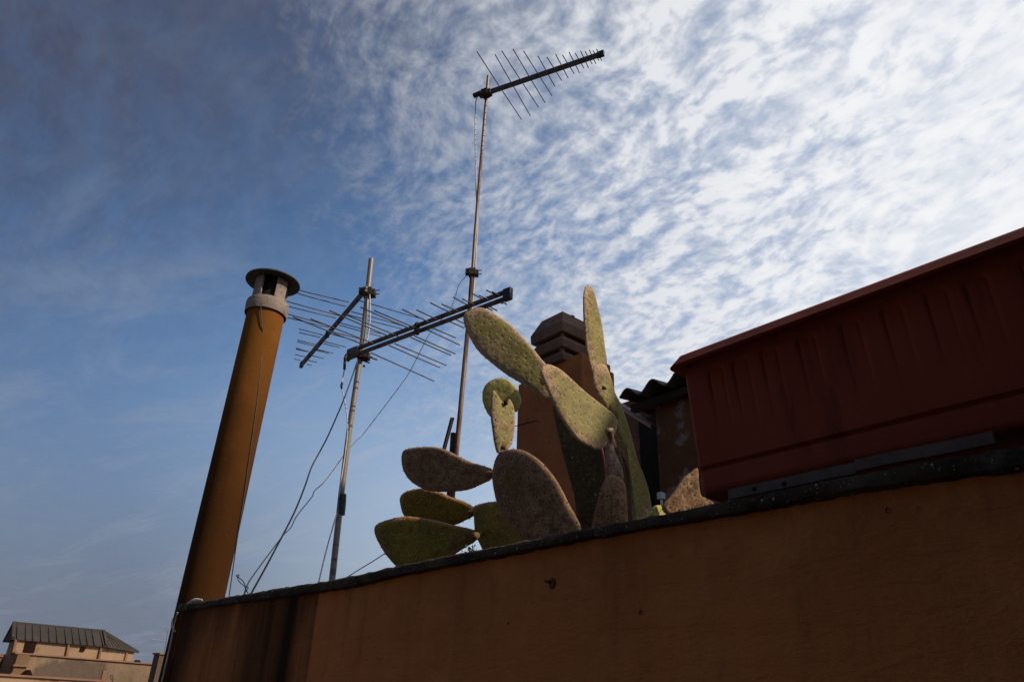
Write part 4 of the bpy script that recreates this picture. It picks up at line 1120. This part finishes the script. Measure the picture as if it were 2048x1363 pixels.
# ------------------------------------------------------------------ far buildings
M_PEACH = simple('peach_render', (.30, .185, .108), (.23, .142, .084), .45, .9, lo=.3, hi=.7, c3=(.16, .085, .045))
M_BEIGE = simple('stained_beige_render', (.17, .095, .046), (.115, .066, .034), .25, .95, lo=.35, hi=.62, c3=(.17, .125, .10))
M_SEAM = roof_metal()
M_DKW = simple('dark_window', (.012, .006, .005), (.022, .009, .007), 1, .95, .05)
M_DOWN = simple('brown_downpipe', (.22, .10, .05), (.16, .08, .05), 2, .7)
M_GREYB = simple('grey_beige_render', (.09, .062, .042), (.07, .05, .034), .5, .95)
SP = 34.0
P0 = ps(33, 1303, SP); P1 = pz(313, 1325.8, P0.z); zp = P0.z
zp -= .06
FD = (P1 - P0); FD.z = 0; FD.normalize(); FN = Vector((-FD.y, FD.x, 0))
if FN.dot(P0 - CAM) < 0: FN = -FN
def fpl(x, y, off): return onplane(x, y, P0 + FN * off, FN)
def fu(p): return (p - P0).dot(FD)
def F(u, v, z): return Vector((P0.x, P0.y, 0)) + FD * u + FN * v + Vector((0, 0, z))
E0 = fpl(25, 1276, 2.2); zev = E0.z
E1 = pz(213, 1291.5, zev); E2 = pz(277, 1303, zev); EL = pz(7.5, 1281.8, zev)
R0 = fpl(27.5, 1244.5, 3.5); zr = R0.z; R1 = pz(207, 1261, zr)
print('far', P0, P1, E0, E1, E2, EL, R0, R1, 'FD', FD)
pt = empty('penthouse', Vector((E0.x, E0.y, -15)), 'peach rooftop house with dark hipped standing seam roof at lower left', 'house')
def inset(p, k=.22):
    c = (E0 + E1 + E2 + EL) / 4; v = c - p; v.z = 0; return p + v.normalized() * k
foot = [inset(p) for p in (EL, E0, E1, E2)]
mb = MB(); n6 = len(foot)
for p in foot: mb.v.append(Vector((p.x, p.y, -15)))
for p in foot: mb.v.append(Vector((p.x, p.y, zev + .02)))
for k in range(n6): mb.f.append((k, (k + 1) % n6, n6 + (k + 1) % n6, n6 + k)); mb.mi.append(0)
mb.f.append(tuple(range(n6, 2 * n6))); mb.mi.append(0)
mb.build('wall', M_PEACH, pt)
mb = MB(); eaves = [EL, E0, E1, E2]
rv = eaves + [R0, R1]
mb.add(rv, [(0, 1, 4), (1, 2, 5, 4), (2, 3, 5), (3, 0, 4, 5)])
mb.add([p - Z * .03 for p in eaves], [(3, 2, 1, 0)])
for k in range(4):
    a, b = eaves[k], eaves[(k + 1) % 4]; mb.add([a, a - Z * .03, b - Z * .03, b], [(0, 1, 2, 3)])
for i in range(12):
    f = (i + .3 + random.uniform(0, .3)) / 12; mb.bar(E0 + (E1 - E0) * f + Z * .01 - FN * .05, R0 + (R1 - R0) * f + Z * .005, .035, .045)
for i in range(1, 9):
    f = i / 9; mb.bar(E1 + (E2 - E1) * f + Z * .01, R1 + Z * .005, .03, .04)
mb.bar(E1 + Z * .02, R1 + Z * .02, .10, .10); mb.bar(E0 + Z * .02, R0 + Z * .02, .10, .10); mb.bar(R0, R1, .12, .10); mb.bar(EL, R0, .08, .08); mb.bar(E2, R1, .08, .08)
mb.build('roof', M_SEAM, pt)
PFN = (foot[2] - foot[1]).cross(Z).normalized()
if PFN.dot(foot[1] - CAM) < 0: PFN = -PFN
def fpp(x, y, off): return onplane(x, y, foot[1] + PFN * off, PFN)
def farquad(parent, name, px, off, depth, mt, pl=None):
    mb = MB(); fr = [(pl or fpp)(x, y, off) for x, y in px]; mb.box8([fr[3], fr[2], fr[2] + FN * depth, fr[3] + FN * depth, fr[0], fr[1], fr[1] + FN * depth, fr[0] + FN * depth])
    return mb.build(name, mt, parent)
farquad(pt, 'window', [(52, 1282), (74, 1283.5), (68.5, 1304), (47, 1302.5)], -.05, .1, M_DKW)
farquad(pt, 'vent', [(162.5, 1292), (172.5, 1293.2), (168, 1302), (159.5, 1301)], -.05, .1, M_DKW)
for (x0, y0, x1, y1) in ((138, 1284, 132.5, 1312), (203, 1291, 197, 1317), (32, 1276, 26, 1304)):
    mb = MB(); mb.tube([fpp(x0, y0, -.05), fpp(x1, y1, -.05)], .06, 6); mb.build('downpipe', M_DOWN, pt)
q0, q1 = foot[3], foot[2]; p = q1 + (q0 - q1) * .74; out_ = (q0 - q1).cross(Z).normalized()
if out_.dot(CAM - p) < 0: out_ = -out_
mb = MB(); mb.tube([Vector((p.x, p.y, zev - .1)) + out_ * .05, Vector((p.x, p.y, zev - 2)) + out_ * .05], .06, 6); mb.build('downpipe', M_DOWN, pt)
mb = MB(); p = E2 - Z * .45 + RT * .05; mb.tube([p - Z * .9, p], .05, 8); mb.tube([p, p + Z * .12], [.17, .10], 8); mb.build('vent_pipe', M_DKW, pt)

pwall = empty('apartment_block', Vector((P0.x, P0.y, -15)), 'stained beige block with flat parapet below the peach rooftop house', 'building')
def fbox(u0, u1, v0, v1, z0, z1):
    mb = MB(); mb.box8([F(u0, v0, z0), F(u1, v0, z0), F(u1, v1, z0), F(u0, v1, z0), F(u0, v0, z1), F(u1, v0, z1), F(u1, v1, z1), F(u0, v1, z1)]); return mb
uP = fu(P1)
def block_material():
    mt, nt, p, co = newmat('patched_beige_render', .95, .1)
    c = nt.mix(nt.step(nt.noise(co, .5, 6, .6), .35, .65), (.22, .145, .09), (.155, .103, .066))
    c = nt.mix(nt.step(nt.noise(nt.mapping(co, (2.2, 2.2, .35)), 1.0, 5, .6), .5, .72, 0, .6), c, (.085, .05, .03))
    pc = F(fu(fpl(140, 1350, 0)), 0, fpl(140, 1350, 0).z)
    dd = nt.vmath('LENGTH', nt.vmath('MULTIPLY', nt.vmath('SUBTRACT', co, tuple(pc)), (.5, .5, 1.1)))
    c = nt.mix(nt.step(nt.math('ADD', dd, nt.math('MULTIPLY', nt.noise(co, 1.6, 5), .9)), 1.05, 1.25, .85, 0), c, (.088, .062, .045))
    nt.set(p.inputs['Base Color'], c); nt.set(p.inputs['Normal'], nt.bump(nt.noise(co, 4, 6, .7), .05)); return mt
fbox(0, uP, 0, 1.6, -15, zp).build('wall', block_material(), pwall)
fbox(-.06, uP + .06, -.07, .4, zp + .003, zp + .05).build('coping', M_DOWN, pwall)
ul = fu(fpl(60, 1310, -.3))
fbox(-.05, ul, -.3, -.002, -15, zp - .02).build('pilaster', M_BEIGE, pwall)
fbox(-.12, ul + .06, -.38, -.001, zp - .42, zp - .36).build('cornice', M_DOWN, pwall)
fbox(-.12, ul + .02, -.36, -.001, zp - .70, zp - .64).build('cornice', M_DOWN, pwall)
fbox(-14, -.06, .9, 2.4, -15, zp - .1).build('side_wall', M_BEIGE, pwall)
fbox(-14, -.06, .84, 1.2, zp - .097, zp - .03).build('coping', M_DOWN, pwall)
farquad(pwall, 'shutter', [(207, 1339), (216, 1340), (209, 1372), (200, 1371)], -.04, .06, M_DOWN, fpl)
L0 = fpl(0, 1350.5, -1.6); zl = L0.z; L1 = pz(180, 1362.8, zl)
low = empty('low_block', Vector((L0.x, L0.y, -15)), 'low peach wall in front of the stained beige block at bottom left', 'building')
fbox(fu(L0) - 4, fu(L1), -1.6, -.6, -15, zl).build('wall', M_PEACH, low)
fbox(fu(L0) - 4, fu(L1) + .06, -1.68, -.55, zl + .003, zl + .07).build('coping', M_DOWN, low)
q = fpl(56, 1352, -.9); mb = MB()
c_ = [q - FD * .28 - Z * .12, q + FD * .30 - Z * .15, q + FD * .02 + Z * .22]
mb.add(c_ + [p + FN * .4 for p in c_], [(0, 1, 2), (5, 4, 3), (0, 2, 5, 3), (1, 4, 5, 2), (0, 3, 4, 1)])
tag(mb.build('vent_hood', M_DKW), 'tiny dark gabled vent hood in front of the beige block', 'vent')
T0 = fpl(319.5, 1307.5, -2.5); tz = T0.z
tw = empty('tower_block', Vector((T0.x, T0.y, -15)), 'grey beige house edge peeking out beside the wall corner', 'building')
fbox(fu(T0), fu(T0) + 4, -2.5, -2.1, -15, tz).build('wall', M_GREYB, tw)
fbox(fu(T0) - .05, fu(T0) + 4, -2.56, -2.05, tz + .003, tz + .06).build('coping', M_DOWN, tw)
fa = empty('aerial', fpl(329, 1308, -2.2), 'tiny distant aerial beside the wall corner', 'antenna')
M_FAR = simple('grey_far_metal', (.16, .16, .19), (.2, .2, .23), 3, .6)
mb = MB(); mb.tube([fpl(328, 1312, -2.2), fpl(337, 1258, -2.2)], .022, 6); mb.build('pole', M_FAR, fa)
mb = MB(); mb.tube([fpl(303, 1277.5, -2.2), fpl(333, 1281, -2.2)], .018, 6); mb.build('boom', M_FAR, fa)
mb = MB(); mb.tube(crm([fpl(334, 1262, -2.2), fpl(331, 1257, -2.2), fpl(334, 1253, -2.2), fpl(337, 1256, -2.2)], 5), .015, 6); mb.build('loop', M_FAR, fa)
